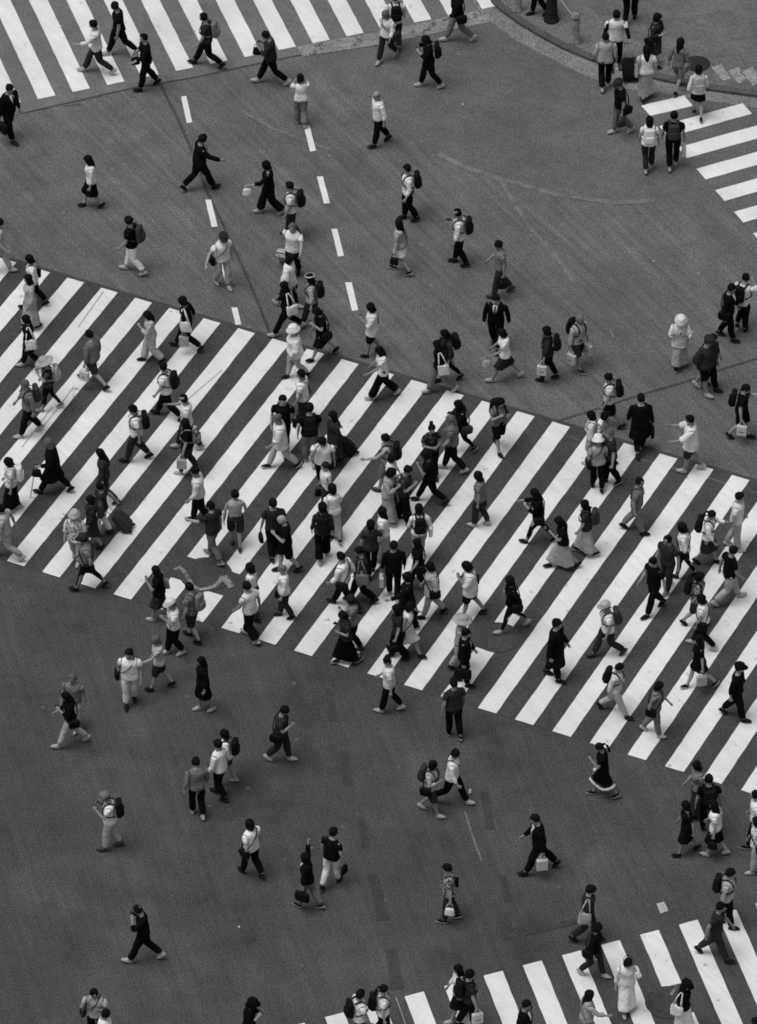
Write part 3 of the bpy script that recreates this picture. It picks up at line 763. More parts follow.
# ------------------------------------------------------------------ plan of the crossing (metres)
ASPH_LO, ASPH_HI = .045, .083
UP_LO, UP_HI = .090, .128
X_LO, X_HI = .048, .062
TOP_LO, TOP_HI = .118, .148
PAINT_LO, PAINT_HI = .57, .73
SKY, SUN, EXPO = 0.09, 1.8, 0.43
CAM = dict(f=7226.3, y=-127.0, h=105.5177, e=0.6932360522458877, roll=-0.00434901143011947)
SET = {'xing': [(-17.185, 13.361), (22.079, -5.023), (17.758, -14.055), (-21.506, 4.329)],
 'topx': [(-10.735, 14.478), (-8.789, 15.187), (-6.104, 16.257), (-4.444, 16.762), (-2.0, 17.661), (-0.013, 18.116), (2.746, 19.086), (2.427, 19.7), (0.654, 28.451), (-17.826, 21.939)],
 'stripes': [[(-13.964, 11.722), (-13.563, 11.534), (-17.833, 2.609), (-18.234, 2.797)], [(-13.146, 11.339), (-12.745, 11.151), (-17.015, 2.226), (-17.416, 2.414)], [(-12.328, 10.956), (-11.927, 10.768), (-16.197, 1.843), (-16.598, 2.031)], [(-11.51, 10.573), (-11.109, 10.385), (-15.379, 1.46), (-15.78, 1.648)], [(-10.692, 10.19), (-10.291, 10.002), (-14.561, 1.077), (-14.962, 1.265)], [(-9.874, 9.807), (-9.473, 9.619), (-13.743, 0.694), (-14.144, 0.882)], [(-9.056, 9.424), (-8.655, 9.236), (-12.925, 0.311), (-13.326, 0.499)], [(-8.238, 9.041), (-7.837, 8.853), (-12.107, -0.072), (-12.508, 0.116)], [(-7.42, 8.658), (-7.019, 8.47), (-11.289, -0.455), (-11.69, -0.267)], [(-6.602, 8.275), (-6.201, 8.087), (-10.471, -0.838), (-10.872, -0.65)], [(-5.784, 7.892), (-5.383, 7.704), (-9.653, -1.221), (-10.054, -1.033)], [(-4.966, 7.509), (-4.565, 7.321), (-8.835, -1.604), (-9.236, -1.416)], [(-4.148, 7.126), (-3.747, 6.938), (-8.017, -1.987), (-8.418, -1.799)], [(-3.33, 6.743), (-2.929, 6.555), (-7.199, -2.37), (-7.6, -2.182)], [(-2.512, 6.36), (-2.111, 6.172), (-6.381, -2.753), (-6.782, -2.565)], [(-1.694, 5.977), (-1.293, 5.789), (-5.563, -3.136), (-5.964, -2.948)], [(-0.876, 5.594), (-0.475, 5.406), (-3.928, -1.81), (-4.329, -1.622)], [(-4.677, -2.35), (-4.276, -2.538), (-4.745, -3.519), (-5.146, -3.331)], [(-0.058, 5.211), (0.343, 5.023), (-3.13, -2.235), (-3.531, -2.047)], [(-3.891, -2.801), (-3.49, -2.989), (-3.927, -3.902), (-4.328, -3.714)], [(0.76, 4.828), (1.161, 4.64), (-3.109, -4.285), (-3.51, -4.097)], [(1.578, 4.445), (1.979, 4.257), (-2.291, -4.668), (-2.692, -4.48)], [(2.396, 4.062), (2.797, 3.874), (-1.473, -5.051), (-1.874, -4.863)], [(3.214, 3.679), (3.615, 3.491), (-0.655, -5.434), (-1.056, -5.246)], [(4.032, 3.296), (4.433, 3.108), (0.163, -5.817), (-0.238, -5.629)], [(4.85, 2.913), (5.251, 2.725), (0.981, -6.2), (0.58, -6.012)], [(5.668, 2.53), (6.069, 2.342), (3.013, -4.045), (2.612, -3.858)], [(2.198, -4.724), (2.598, -4.911), (1.799, -6.583), (1.398, -6.395)], [(6.486, 2.147), (6.887, 1.959), (2.617, -6.966), (2.216, -6.778)], [(7.304, 1.764), (7.705, 1.576), (3.435, -7.349), (3.034, -7.161)], [(8.122, 1.381), (8.523, 1.193), (4.253, -7.732), (3.852, -7.544)], [(8.94, 0.998), (9.341, 0.81), (5.071, -8.115), (4.67, -7.927)], [(9.758, 0.615), (10.159, 0.427), (5.889, -8.498), (5.488, -8.31)], [(10.576, 0.232), (10.977, 0.044), (6.707, -8.881), (6.306, -8.693)], [(11.394, -0.151), (11.795, -0.339), (7.525, -9.264), (7.124, -9.076)], [(12.212, -0.534), (12.613, -0.722), (8.343, -9.647), (7.942, -9.459)], [(13.03, -0.917), (13.431, -1.105), (9.161, -10.03), (8.76, -9.842)], [(13.848, -1.3), (14.249, -1.488), (9.979, -10.413), (9.578, -10.225)], [(14.666, -1.683), (15.067, -1.871), (10.797, -10.796), (10.396, -10.608)], [(15.484, -2.066), (15.885, -2.254), (11.615, -11.179), (11.214, -10.991)], [(16.302, -2.449), (16.703, -2.637), (12.433, -11.562), (12.032, -11.374)], [(17.12, -2.832), (17.521, -3.02), (13.251, -11.945), (12.85, -11.757)], [(17.938, -3.215), (18.339, -3.403), (14.069, -12.328), (13.668, -12.14)], [(-2.758, -17.327), (-2.352, -17.17), (-0.583, -23.856), (-0.989, -24.013)], [(-1.92, -17.004), (-1.514, -16.847), (0.255, -23.533), (-0.151, -23.69)], [(-1.082, -16.681), (-0.676, -16.524), (1.093, -23.21), (0.687, -23.367)], [(-0.244, -16.358), (0.162, -16.201), (1.931, -22.887), (1.525, -23.044)], [(0.594, -16.035), (1.0, -15.878), (2.769, -22.564), (2.363, -22.721)], [(1.432, -15.712), (1.838, -15.555), (3.607, -22.241), (3.201, -22.398)], [(2.27, -15.389), (2.676, -15.232), (4.445, -21.918), (4.039, -22.075)], [(3.108, -15.066), (3.514, -14.909), (5.283, -21.595), (4.877, -21.752)], [(3.946, -14.743), (4.352, -14.586), (6.121, -21.272), (5.715, -21.429)], [(4.784, -14.42), (5.19, -14.263), (6.959, -20.949), (6.553, -21.106)], [(5.622, -14.097), (6.028, -13.94), (6.462, -15.579), (6.056, -15.736)], [(6.291, -16.626), (6.698, -16.47), (7.797, -20.626), (7.391, -20.783)], [(6.46, -13.774), (6.866, -13.617), (8.635, -20.303), (8.229, -20.46)], [(7.298, -13.451), (7.704, -13.294), (9.473, -19.98), (9.067, -20.137)], [(8.136, -13.128), (8.542, -12.971), (10.311, -19.657), (9.905, -19.814)], [(8.974, -12.805), (9.38, -12.648), (11.149, -19.334), (10.743, -19.491)], [(9.812, -12.482), (10.218, -12.325), (11.987, -19.011), (11.581, -19.168)], [(10.65, -12.159), (11.056, -12.002), (12.825, -18.688), (12.419, -18.845)], [(11.488, -11.836), (11.894, -11.679), (13.663, -18.365), (13.257, -18.522)], [(12.326, -11.513), (12.732, -11.356), (14.501, -18.042), (14.095, -18.199)], [(13.164, -11.19), (13.57, -11.033), (15.339, -17.719), (14.933, -17.876)], [(-12.596, 14.306), (-12.176, 14.454), (-14.27, 21.038), (-14.69, 20.89)], [(-11.756, 14.602), (-11.336, 14.75), (-13.43, 21.334), (-13.85, 21.186)], [(-10.916, 14.898), (-10.496, 15.046), (-12.59, 21.63), (-13.01, 21.482)], [(-10.076, 15.194), (-9.656, 15.342), (-11.75, 21.926), (-12.17, 21.778)], [(-9.236, 15.49), (-8.816, 15.638), (-10.91, 22.222), (-11.33, 22.074)], [(-8.396, 15.786), (-7.976, 15.934), (-10.07, 22.518), (-10.49, 22.37)], [(-7.556, 16.082), (-7.136, 16.23), (-9.23, 22.814), (-9.65, 22.666)], [(-6.716, 16.378), (-6.296, 16.526), (-8.39, 23.11), (-8.81, 22.962)], [(-5.876, 16.674), (-5.456, 16.822), (-7.55, 23.406), (-7.97, 23.258)], [(-5.036, 16.97), (-4.616, 17.118), (-6.71, 23.702), (-7.13, 23.554)], [(-4.196, 17.266), (-3.776, 17.414), (-5.87, 23.998), (-6.29, 23.85)], [(-3.356, 17.562), (-2.936, 17.71), (-5.03, 24.294), (-5.45, 24.146)], [(-2.516, 17.858), (-2.096, 18.006), (-4.19, 24.59), (-4.61, 24.442)], [(-1.676, 18.154), (-1.256, 18.302), (-3.35, 24.886), (-3.77, 24.738)], [(-0.836, 18.45), (-0.416, 18.598), (-2.51, 25.182), (-2.93, 25.034)], [(0.004, 18.746), (0.424, 18.894), (-1.67, 25.478), (-2.09, 25.33)], [(0.844, 19.042), (1.264, 19.19), (-0.83, 25.774), (-1.25, 25.626)], [(1.684, 19.338), (2.104, 19.486), (0.01, 26.07), (-0.41, 25.922)], [(2.524, 19.634), (2.944, 19.782), (0.85, 26.366), (0.43, 26.218)], [(6.391, 15.626), (7.453, 16.046), (7.666, 15.618), (6.604, 15.198)], [(6.817, 14.771), (8.888, 15.738), (9.101, 15.31), (7.03, 14.343)], [(7.243, 13.916), (10.246, 15.318), (10.459, 14.891), (7.456, 13.488)], [(7.668, 13.061), (11.603, 14.898), (11.816, 14.471), (7.881, 12.634)], [(8.094, 12.206), (12.961, 14.478), (13.174, 14.051), (8.307, 11.778)], [(8.52, 11.351), (14.319, 14.059), (14.532, 13.631), (8.733, 10.923)], [(8.946, 10.496), (15.677, 13.639), (15.89, 13.211), (9.159, 10.068)], [(9.372, 9.641), (17.035, 13.219), (17.247, 12.791), (9.585, 9.214)], [(9.798, 8.786), (18.392, 12.799), (18.605, 12.372), (10.011, 8.359)], [(10.224, 7.931), (19.75, 12.379), (19.963, 11.952), (10.436, 7.504)], [(10.649, 7.076), (21.108, 11.959), (21.321, 11.532), (10.862, 6.648)], [(11.075, 6.221), (22.466, 11.54), (22.679, 11.112), (11.288, 5.794)]],
 'dashes': [[(-4.891, 15.906), (-4.762, 15.94), (-4.59, 14.857), (-4.724, 14.823)], [(-4.207, 11.739), (-4.069, 11.74), (-3.887, 10.676), (-4.03, 10.651)], [(-3.846, 9.609), (-3.703, 9.622), (-3.529, 8.582), (-3.676, 8.562)], [(-3.5, 7.535), (-3.361, 7.536), (-3.255, 6.888), (-3.389, 6.871)], [(-1.87, 14.734), (-1.729, 14.768), (-1.558, 13.728), (-1.698, 13.682)], [(-1.528, 12.685), (-1.381, 12.686), (-1.2, 11.625), (-1.345, 11.6)], [(-1.161, 10.609), (-1.02, 10.61), (-0.85, 9.545), (-0.993, 9.524)], [(-0.819, 8.52), (-0.66, 8.521), (-0.498, 7.457), (-0.647, 7.425)]],
 'patches': [[(-1.155, -6.181), (-1.008, -6.18), (-0.883, -7.199), (-1.059, -7.254)], [(-0.823, -8.249), (-0.674, -8.208), (-0.523, -9.332), (-0.728, -9.379)], [(-0.402, -10.366), (-0.258, -10.365), (-0.174, -11.306), (-0.347, -11.387)], [(-0.192, -12.233), (0.034, -12.231), (0.263, -13.65), (0.006, -13.683)], [(0.2, -14.556), (0.435, -14.554), (0.575, -15.78), (0.296, -15.821)], [(2.255, -9.588), (2.428, -9.542), (2.558, -10.774), (2.363, -10.743)], [(2.63, -12.246), (2.782, -12.213), (2.902, -13.005), (2.729, -13.069)], [(2.84, -13.966), (3.062, -13.914), (3.363, -14.908), (3.113, -14.941)], [(2.695, -14.291), (2.669, -14.092), (4.394, -13.543), (4.391, -13.718)]],
 'seams': [(0.07, [(-5.394, 16.365), (-4.942, 14.969), (-4.466, 13.347), (-4.198, 12.145), (-3.736, 10.681), (-3.151, 8.732), (-2.824, 7.54), (-2.548, 6.474)]), (0.06, [(9.893, 6.22), (8.862, 5.696), (7.86, 5.189), (7.17, 4.81), (6.215, 4.371), (5.659, 4.092), (4.788, 3.641), (3.852, 3.192)]), (0.05, [(-8.789, 15.187), (-6.104, 16.257), (-4.444, 16.762), (-3.391, 17.17), (-2.0, 17.661), (-0.013, 18.116)])],
 'scuffs': [(0.16, [(1.425, 13.632), (2.0, 13.112), (2.892, 12.636), (3.338, 12.439), (4.273, 12.007), (5.666, 11.698), (6.632, 11.785)]), (0.1, [(2.892, 12.636), (3.569, 10.749), (4.187, 9.639), (4.644, 8.478)]), (0.05, [(1.911, -10.196), (2.058, -10.938), (2.268, -11.803)]), (0.12, [(-3.434, 15.39), (-2.566, 14.578), (-1.218, 13.775)])],
 'wornlines': [[(-2.069, 18.017), (-0.015, 18.664), (2.426, 19.573), (2.746, 19.108), (-0.013, 18.116), (-1.915, 17.599)]],
 'thin': [(0.035, [(5.955, 1.976), (7.389, 1.354), (8.676, 0.731)]), (0.03, [(4.332, 2.791), (4.653, 2.61)]), (0.1, [(-4.61, -2.094), (-4.499, -1.999), (-4.394, -2.145), (-4.298, -2.372), (-4.202, -2.633), (-4.04, -2.789), (-3.839, -2.736), (-3.705, -2.665), (-3.595, -2.525), (-3.508, -2.314)]), (0.17, [(-3.508, -2.314), (-3.391, -2.523), (-3.298, -2.697)]), (0.06, [(6.231, -15.968), (6.344, -15.706), (6.282, -15.661)]), (0.03, [(-7.846, 15.502), (-7.261, 15.588)])],
 'discs': [((-3.894, -2.247), 0.6), ((2.665, -4.386), 0.52), ((6.172, -16.182), 0.5)],
 'flecks': [[(6.0, -13.127), (6.163, -13.063), (6.251, -13.345), (6.077, -13.441)], [(8.114, -13.097), (8.353, -13.033), (8.388, -13.222), (8.15, -13.286)], [(1.991, 15.676), (2.04, 15.677), (2.04, 15.594), (1.991, 15.594)], [(6.521, 9.422), (6.557, 9.422), (6.556, 9.364), (6.52, 9.363)], [(-2.964, -13.875), (-2.922, -13.874), (-2.92, -13.937), (-2.963, -13.937)], [(2.003, -9.479), (2.058, -9.462), (2.046, -9.609), (1.991, -9.61)], [(-7.962, 18.85), (-7.919, 18.851), (-7.917, 18.8), (-7.96, 18.8)]],
 'gutter': [(1.862, 21.327), (2.231, 20.126), (2.476, 19.53), (2.721, 19.116), (3.256, 18.414), (3.922, 17.809), (4.429, 17.353), (5.042, 16.857), (5.576, 16.487), (6.187, 16.285), (6.798, 16.186), (7.359, 16.045), (8.006, 15.844), (9.232, 15.544), (10.759, 15.165)],
 'kerb_front': [(2.24, 21.503), (2.657, 20.257), (2.778, 19.874), (2.975, 19.534), (3.49, 18.901), (4.103, 18.294), (4.493, 17.939), (5.128, 17.483), (5.665, 17.174), (6.226, 16.907), (6.811, 16.662), (7.372, 16.459), (8.019, 16.236), (9.247, 15.956), (10.78, 15.658)],
 'kerb_back': [(2.43, 21.566), (2.847, 20.32), (2.961, 19.955), (3.136, 19.652), (3.638, 19.036), (4.241, 18.438), (4.617, 18.096), (5.237, 17.65), (5.758, 17.351), (6.308, 17.09), (6.884, 16.848), (7.439, 16.648), (8.071, 16.429), (9.288, 16.152), (10.818, 15.854)],
 'block_back': [(3.947, 22.074), (4.347, 20.815), (4.389, 20.583), (4.379, 20.562), (4.762, 20.058), (5.28, 19.521), (5.455, 19.155), (5.893, 18.655), (6.246, 18.281), (6.675, 17.911), (7.139, 17.5), (7.605, 17.119)],
 'pave_far': [(70, -8), (70, 200), (3, 200)],
 'tactile': [[(8.152, 17.114), (8.403, 17.245), (8.641, 16.631), (8.429, 16.538)], [(8.566, 16.955), (8.843, 17.123), (9.004, 16.658), (8.817, 16.396)], [(8.873, 16.924), (9.163, 17.101), (9.367, 16.628), (9.159, 16.336)], [(9.23, 16.918), (9.483, 17.086), (9.71, 16.589), (9.479, 16.339)], [(6.801, 17.317), (7.055, 17.569), (7.216, 17.153), (6.913, 16.901)], [(7.102, 17.486), (7.304, 17.613), (7.438, 17.155), (7.237, 17.028)]],
 'manhole': ((7.811, 17.241), 0.33), 'bollard': [(3.396, 19.483), (4.817, 18.14)],
 'post': (4.249, 19.065), 'upper': [(-17.185, 13.361), (22.079, -5.023), (90, 20), (90, 120), (-90, 120), (-90, 50)],
 'ne': [(-1.314, 16.561), (-0.645, 15.822), (0.484, 14.6), (1.425, 13.632), (2.0, 13.112), (2.892, 12.636), (3.338, 12.439), (4.273, 12.007), (5.666, 11.698), (6.632, 11.785), (8.194, 11.637), (10.071, 10.465), (12.648, 13.875), (9.445, 19.242), (2.746, 19.044), (0.037, 18.032), (-1.866, 17.557)],
 'se': [(4.023, -7.52), (4.428, -9.463), (5.07, -12.04), (5.878, -14.084), (6.366, -16.395), (6.574, -17.907), (10.973, -17.879), (11.329, -11.136)],
 'cracks': [(0.022, [(-7.825, 2.927), (-7.46, 3.704), (-7.117, 4.524)]), (0.022, [(-8.238, 2.265), (-7.857, 3.148), (-7.601, 3.74)]), (0.022, [(-4.446, 4.059), (-4.085, 4.582), (-3.676, 5.146)]), (0.022, [(-7.101, 6.746), (-6.84, 7.397), (-6.542, 8.128)]), (0.022, [(0.415, -16.066), (0.52, -16.492), (0.647, -17.039)]), (0.022, [(5.437, 6.758), (5.481, 6.607), (5.501, 6.455)])]}
# x, y, z, heading, sex, height cm, stride, hair, hat, top, bottom, shoes, left arm, right arm, leading leg, lace hem, things carried, label
PEOPLE = [
 (-6.985, 16.856, 0.02, 178.0, 'm', 164, 3, 'sk', '', 'Sw', 'td', 'w', 'o', 'h', 'R', 0, [], 'dark-haired man in white shirt and dark grey trousers walking left on the far crosswalk'),
 (-6.451, 17.594, 0.02, 190.0, 'm', 166, 3, 'sk', '', 'Tk', 'tk', 'w', 'h', 'n', 'R', 0, [], 'dark-haired man in black T-shirt and black trousers walking left on the far crosswalk'),
 (-5.75, 16.243, 0.02, 195.0, 'm', 164, 2, 'sk', '', 'Gk', 'tk', 'k', 'o', 'b', 'L', 0, [('A', 'R', 'k', 'black handbag carried by man in black jacket on the upper left road')], 'dark-haired man in black jacket and black trousers with black handbag on the upper left road'),
 (-9.02, 14.118, 0.02, 320.0, 'm', 168, 2, 'sk', '', 'Jk', 'tk', 'k', 'n', 'h', 'R', 0, [('C', 'R', 'k', 'black briefcase carried by man with black briefcase on the upper left road')], 'man in black suit jacket and black trousers with black briefcase on the upper left road'),
 (-4.271, 17.161, 0.02, 172.0, 'm', 164, 3, 'sk', '', 'Td', 'tk', 'k', 'n', 'n', 'R', 0, [('B', '-', 'g', 'grey backpack worn by man in dark grey T-shirt on the far crosswalk')], 'dark-haired man in dark grey T-shirt and black trousers with grey backpack on the far crosswalk'),
 (-2.693, 16.444, 0.02, 178.0, 'm', 164, 3, 'sk', '', 'Gd', 'tk', 'w', 'p', 'p', 'R', 0, [('A', 'L', 'k', 'black handbag carried by man in dark grey jacket walking left'), ('Y', 'L', 'k', 'dark phone held by man in dark grey jacket walking left')], 'man in dark grey jacket and black trousers with black handbag on the upper middle road'),
 (-1.938, 14.811, 0.02, 95.0, 'f', 143, 1, 'bk', '', 'Sw', 'wg', 'w', 'f', 'f', 'L', 0, [], 'dark-bobbed woman in white shirt and grey wide trousers walking away on the upper middle road'),
 (0.156, 17.45, 0.02, 235.0, 'f', 155, 2, 'bg', '', 'Sw', 'td', 'w', 'n', 'n', 'R', 0, [('S', 'L', 'd', 'dark grey shoulder bag slung on grey-bobbed woman in white shirt')], 'woman in white shirt and dark grey trousers with dark grey shoulder bag facing the camera'),
 (0.355, 18.003, 0.02, 95.0, 'm', 159, 1, 'sk', '', 'Sw', 'td', 'd', 'n', 'n', 'L', 0, [('B', '-', 'k', 'black backpack worn by man in dark grey trousers walking away')], 'man in white shirt and dark grey trousers with black backpack on the upper middle road'),
 (1.902, 18.256, 0.02, 190.0, 'm', 164, 3, 'sk', '', 'Gk', 'tg', 'l', 'n', 'n', 'R', 0, [('S', 'L', 'k', 'black shoulder bag slung on man in black jacket and grey trousers')], 'man in black jacket and grey trousers with black shoulder bag on the upper middle road'),
 (1.182, 16.321, 0.02, 185.0, 'f', 157, 2, 'bk', '', 'Gk', 'tk', 'w', 'p', 'f', 'R', 0, [('B', '-', 'k', 'black backpack worn by woman in black jacket on the upper middle road'), ('Y', 'L', 'k', 'dark phone held by woman in black jacket on the upper middle road')], 'dark-bobbed woman in black jacket and black trousers with black backpack on the upper middle road'),
 (-0.048, 13.968, 0.02, 200.0, 'm', 160, 2, 'xg', '', 'Sw', 'tk', 'k', 'n', 'h', 'L', 0, [], 'balding man in white shirt and black trousers walking left on the upper middle road'),
 (5.79, 17.217, 0.02, 95.0, 'm', 168, 1, 'sk', '', 'Twr', 'tk', 'k', 'n', 'd', 'R', 0, [('U', 'R', 'k', 'black suitcase pulled by man in white T-shirt with black sleeves')], 'dark-haired man in white T-shirt with black sleeves and black trousers on the upper right road'),
 (6.2, 18.995, 0.1, 80.0, 'm', 166, 1, 'sk', '', 'Gk', 'tk', 'k', 'n', 'n', 'R', 0, [], 'dark-haired man in black jacket and black trousers walking away on the corner pavement'),
 (6.772, 17.181, 0.1, 330.0, 'f', 155, 1, 'bk', '', 'Gd', 'kd', 'k', 'b', 'b', 'R', 0, [('S', 'R', 'k', 'black shoulder bag slung on woman in dark grey jacket on the corner pavement')], 'dark-bobbed woman in dark grey jacket and dark grey skirt with black shoulder bag walking right'),
 (5.515, 16.346, 0.02, 95.0, 'm', 162, 1, 'sk', '', 'Gl', 'tk', 'w', 'n', 'h', 'R', 0, [('H', 'R', 'w', 'white shopping bag carried by man in pale jacket on the upper right road')], 'man in pale jacket and black trousers with white shopping bag on the upper right road'),
 (6.505, 15.903, 0.02, 95.0, 'f', 157, 1, 'lk', '', 'Tw', 'll', 'k', 'h', 'n', 'R', 0, [('T', 'L', 'l', 'pale tote bag carried by woman in pale long skirt at the corner crosswalk')], 'woman in white T-shirt and pale long skirt with pale tote bag at the corner crosswalk'),
 (7.316, 16.247, 0.02, 60.0, 'f', 155, 2, 'lk', '', 'Gg', 'sg', 'k', 'n', 'n', 'L', 0, [('S', 'R', 'g', 'grey shoulder bag slung on woman in grey jacket at the corner crosswalk')], 'long-haired woman in grey jacket and grey shorts with grey shoulder bag at the corner crosswalk'),
 (7.758, 15.179, 0.02, 92.0, 'f', 151, 2, 'bk', '', 'Sw', 'mk', 'k', 'n', 'n', 'L', 0, [('B', '-', 'l', 'pale backpack worn by woman in white shirt and black miniskirt')], 'woman in white shirt and black miniskirt with pale backpack walking away at the corner crosswalk'),
 (5.837, 14.474, 0.02, 205.0, 'm', 162, 2, 'sd', 'Cd', 'Tk', 'tg', 'w', 'h', 'n', 'R', 0, [('S', 'L', 'k', 'black shoulder bag slung on man in dark grey cap and black T-shirt'), ('A', 'L', 'd', 'dark grey handbag carried by man in dark grey cap and black T-shirt')], 'man in dark grey cap and black T-shirt and grey trousers on the upper right road'),
 (6.496, 13.014, 0.02, 95.0, 'f', 156, 1, 'lk', '', 'Tw', 'td', 'w', 'n', 'n', 'R', 0, [('B', '-', 'w', 'white backpack worn by woman in white T-shirt and dark grey trousers')], 'long-haired woman in white T-shirt and dark grey trousers with white backpack at the corner crosswalk'),
 (7.087, 13.14, 0.02, 92.0, 'm', 162, 1, 'sk', '', 'Tk', 'tk', 'w', 'n', 'h', 'R', 0, [('B', '-', 'd', 'dark grey backpack worn by man in black T-shirt at the corner crosswalk'), ('H', 'R', 'w', 'white shopping bag carried by man in black T-shirt at the corner crosswalk')], 'dark-haired man in black T-shirt and black trousers with dark grey backpack and white shopping bag'),
 (-6.933, 11.413, 0.02, 190.0, 'f', 155, 2, 'lk', '', 'Sw', 'kk', 'k', 'h', 'n', 'R', 0, [], 'long-haired woman in white shirt and black skirt walking left on the upper left road'),
 (-5.877, 8.865, 0.02, 165.0, 'm', 164, 2, 'sk', '', 'Tk', 'tw', 'w', 'n', 'n', 'R', 0, [('B', '-', 'd', 'dark grey backpack worn by man in black T-shirt on the upper left road')], 'man in black T-shirt and white trousers with dark grey backpack on the upper left road'),
 (-8.182, 7.516, 0.02, 175.0, 'f', 155, 2, 'bk', '', 'Sw', 'tk', 'k', 'n', 'h', 'L', 0, [('S', 'R', 'k', 'black shoulder bag slung on woman in white shirt and black trousers'), ('H', 'R', 'w', 'white shopping bag carried by woman in white shirt and black trousers')], 'dark-bobbed woman in white shirt and black trousers walking left left on the main crosswalk'),
 (-8.212, 6.717, 0.02, 200.0, 'f', 157, 1, 'lk', '', 'Ll', 'n', 'k', 'n', 'n', 'R', 0, [], 'long-haired woman in pale long dress walking left left on the main crosswalk'),
 (-9.046, 8.866, 0.02, 350.0, 'm', 160, 3, 'sk', '', 'Tl', 'tl', 'w', 'n', 'n', 'L', 0, [], 'dark-haired man in pale T-shirt and pale trousers walking right left on the main crosswalk'),
 (-4.515, 5.945, 0.02, 170.0, 'f', 157, 3, 'bk', '', 'Gk', 'tk', 'k', 'h', 'n', 'R', 0, [('T', 'L', 'w', 'white tote bag carried by woman with white tote bag and pale shopping bag'), ('H', 'L', 'l', 'pale shopping bag carried by woman with white tote bag and pale shopping bag')], 'dark-bobbed woman in black jacket and black trousers with white tote bag and pale shopping bag'),
 (-5.342, 5.444, 0.02, 185.0, 'f', 153, 2, 'lk', '', 'Sl', 'wl', 'k', 'p', 'h', 'R', 0, [('A', 'R', 'k', 'black handbag carried by woman in pale shirt and pale wide trousers'), ('Y', 'L', 'k', 'dark phone held by woman in pale shirt and pale wide trousers')], 'woman in pale shirt and pale wide trousers with black handbag left on the main crosswalk'),
 (-4.339, 12.116, 0.02, 20.0, 'm', 168, 3, 'sk', '', 'Jk', 'tk', 'k', 'h', 'o', 'R', 0, [('A', 'L', 'k', 'black handbag carried by man in black suit jacket with black handbag')], 'man in black suit jacket and black trousers with black handbag on the upper left road'),
 (-2.666, 11.189, 0.02, 185.0, 'f', 158, 2, 'bk', '', 'Sk', 'wk', 'w', 'o', 'h', 'R', 0, [('A', 'L', 'w', 'white handbag carried by woman in black shirt and black wide trousers')], 'woman in black shirt and black wide trousers with white handbag on the upper middle road'),
 (-2.098, 10.263, 0.02, 170.0, 'm', 164, 1, 'sk', '', 'Tw', 'td', 'd', 'n', 'n', 'R', 0, [('B', '-', 'k', 'black backpack worn by dark-haired man in white T-shirt on the upper middle road')], 'man in white T-shirt and dark grey trousers with black backpack on the upper middle road'),
 (-2.057, 8.685, 0.02, 255.0, 'm', 164, 1, 'sg', '', 'Tw', 'tk', 'k', 'o', 'd', 'R', 0, [('U', 'R', 'l', 'pale suitcase pulled by grey-haired man in white T-shirt')], 'grey-haired man in white T-shirt and black trousers with pale suitcase on the upper middle road'),
 (-2.143, 7.568, 0.02, 335.0, 'f', 157, 2, 'lk', '', 'Uw', 'jk', 'w', 'h', 'n', 'L', 0, [('A', 'L', 'k', 'black handbag carried by woman in white tunic and black leggings')], 'long-haired woman in white tunic and black leggings with black handbag on the upper middle road'),
 (-1.591, 6.849, 0.02, 165.0, 'f', 153, 2, 'lk', 'Vw', 'Sl', 'td', 'w', 'n', 'n', 'L', 0, [('B', '-', 'k', 'black backpack worn by woman in white headband and pale shirt')], 'woman in white headband and pale shirt and dark grey trousers on the upper middle road'),
 (-2.177, 6.573, 0.02, 195.0, 'f', 157, 3, 'lk', '', 'Sk', 'tk', 'w', 'h', 'n', 'L', 0, [('T', 'L', 'w', 'white tote bag carried by woman in black shirt and black trousers')], 'woman in black shirt and black trousers with white tote bag on the upper middle road'),
 (-3.721, 8.34, 0.02, 300.0, 'm', 160, 1, 'sd', 'Cd', 'Tw', 'tl', 'w', 'h', 'w', 'L', 0, [('S', 'R', 'k', 'black shoulder bag slung on man in dark grey cap and white T-shirt')], 'man in dark grey cap and white T-shirt and pale trousers on the upper left road'),
 (-0.164, 5.746, 0.02, 180.0, 'f', 153, 1, 'bk', '', 'Uw', 'sk', 'k', 'p', 'h', 'L', 0, [('T', 'R', 'gp', 'patterned grey tote bag carried by woman in white tunic and black shorts'), ('Y', 'L', 'k', 'dark phone held by woman in white tunic and black shorts')], 'woman in white tunic and black shorts looking at a phone on the upper middle road'),
 (0.671, 10.959, 0.02, 190.0, 'm', 164, 1, 'sk', '', 'Sw', 'tk', 'k', 'n', 'n', 'R', 0, [('B', '-', 'k', 'black backpack worn by man in white shirt and black trousers on the upper middle road')], 'man in white shirt and black trousers just above woman in pale T-shirt and white miniskirt'),
 (1.897, 9.234, 0.02, 172.0, 'm', 164, 1, 'sk', '', 'Sw', 'tk', 'k', 'h', 'p', 'R', 0, [('B', '-', 'k', 'black backpack worn by man in white shirt looking at a phone'), ('Y', 'R', 'k', 'dark phone held by man in white shirt looking at a phone')], 'man in white shirt and black trousers looking at a phone on the upper middle road'),
 (0.486, 8.915, 0.02, 160.0, 'f', 155, 2, 'lk', '', 'Tl', 'mw', 'k', 'h', 'n', 'R', 0, [('A', 'L', 'k', 'black handbag carried by woman in pale T-shirt and white miniskirt')], 'long-haired woman in pale T-shirt and white miniskirt with black handbag on the upper middle road'),
 (2.854, 8.064, 0.02, 190.0, 'm', 160, 2, 'sk', '', 'Tg', 'td', 'd', 'h', 'n', 'L', 0, [('A', 'L', 'k', 'black handbag carried by man in grey T-shirt and dark grey trousers')], 'man in grey T-shirt and dark grey trousers with black handbag on the upper middle road'),
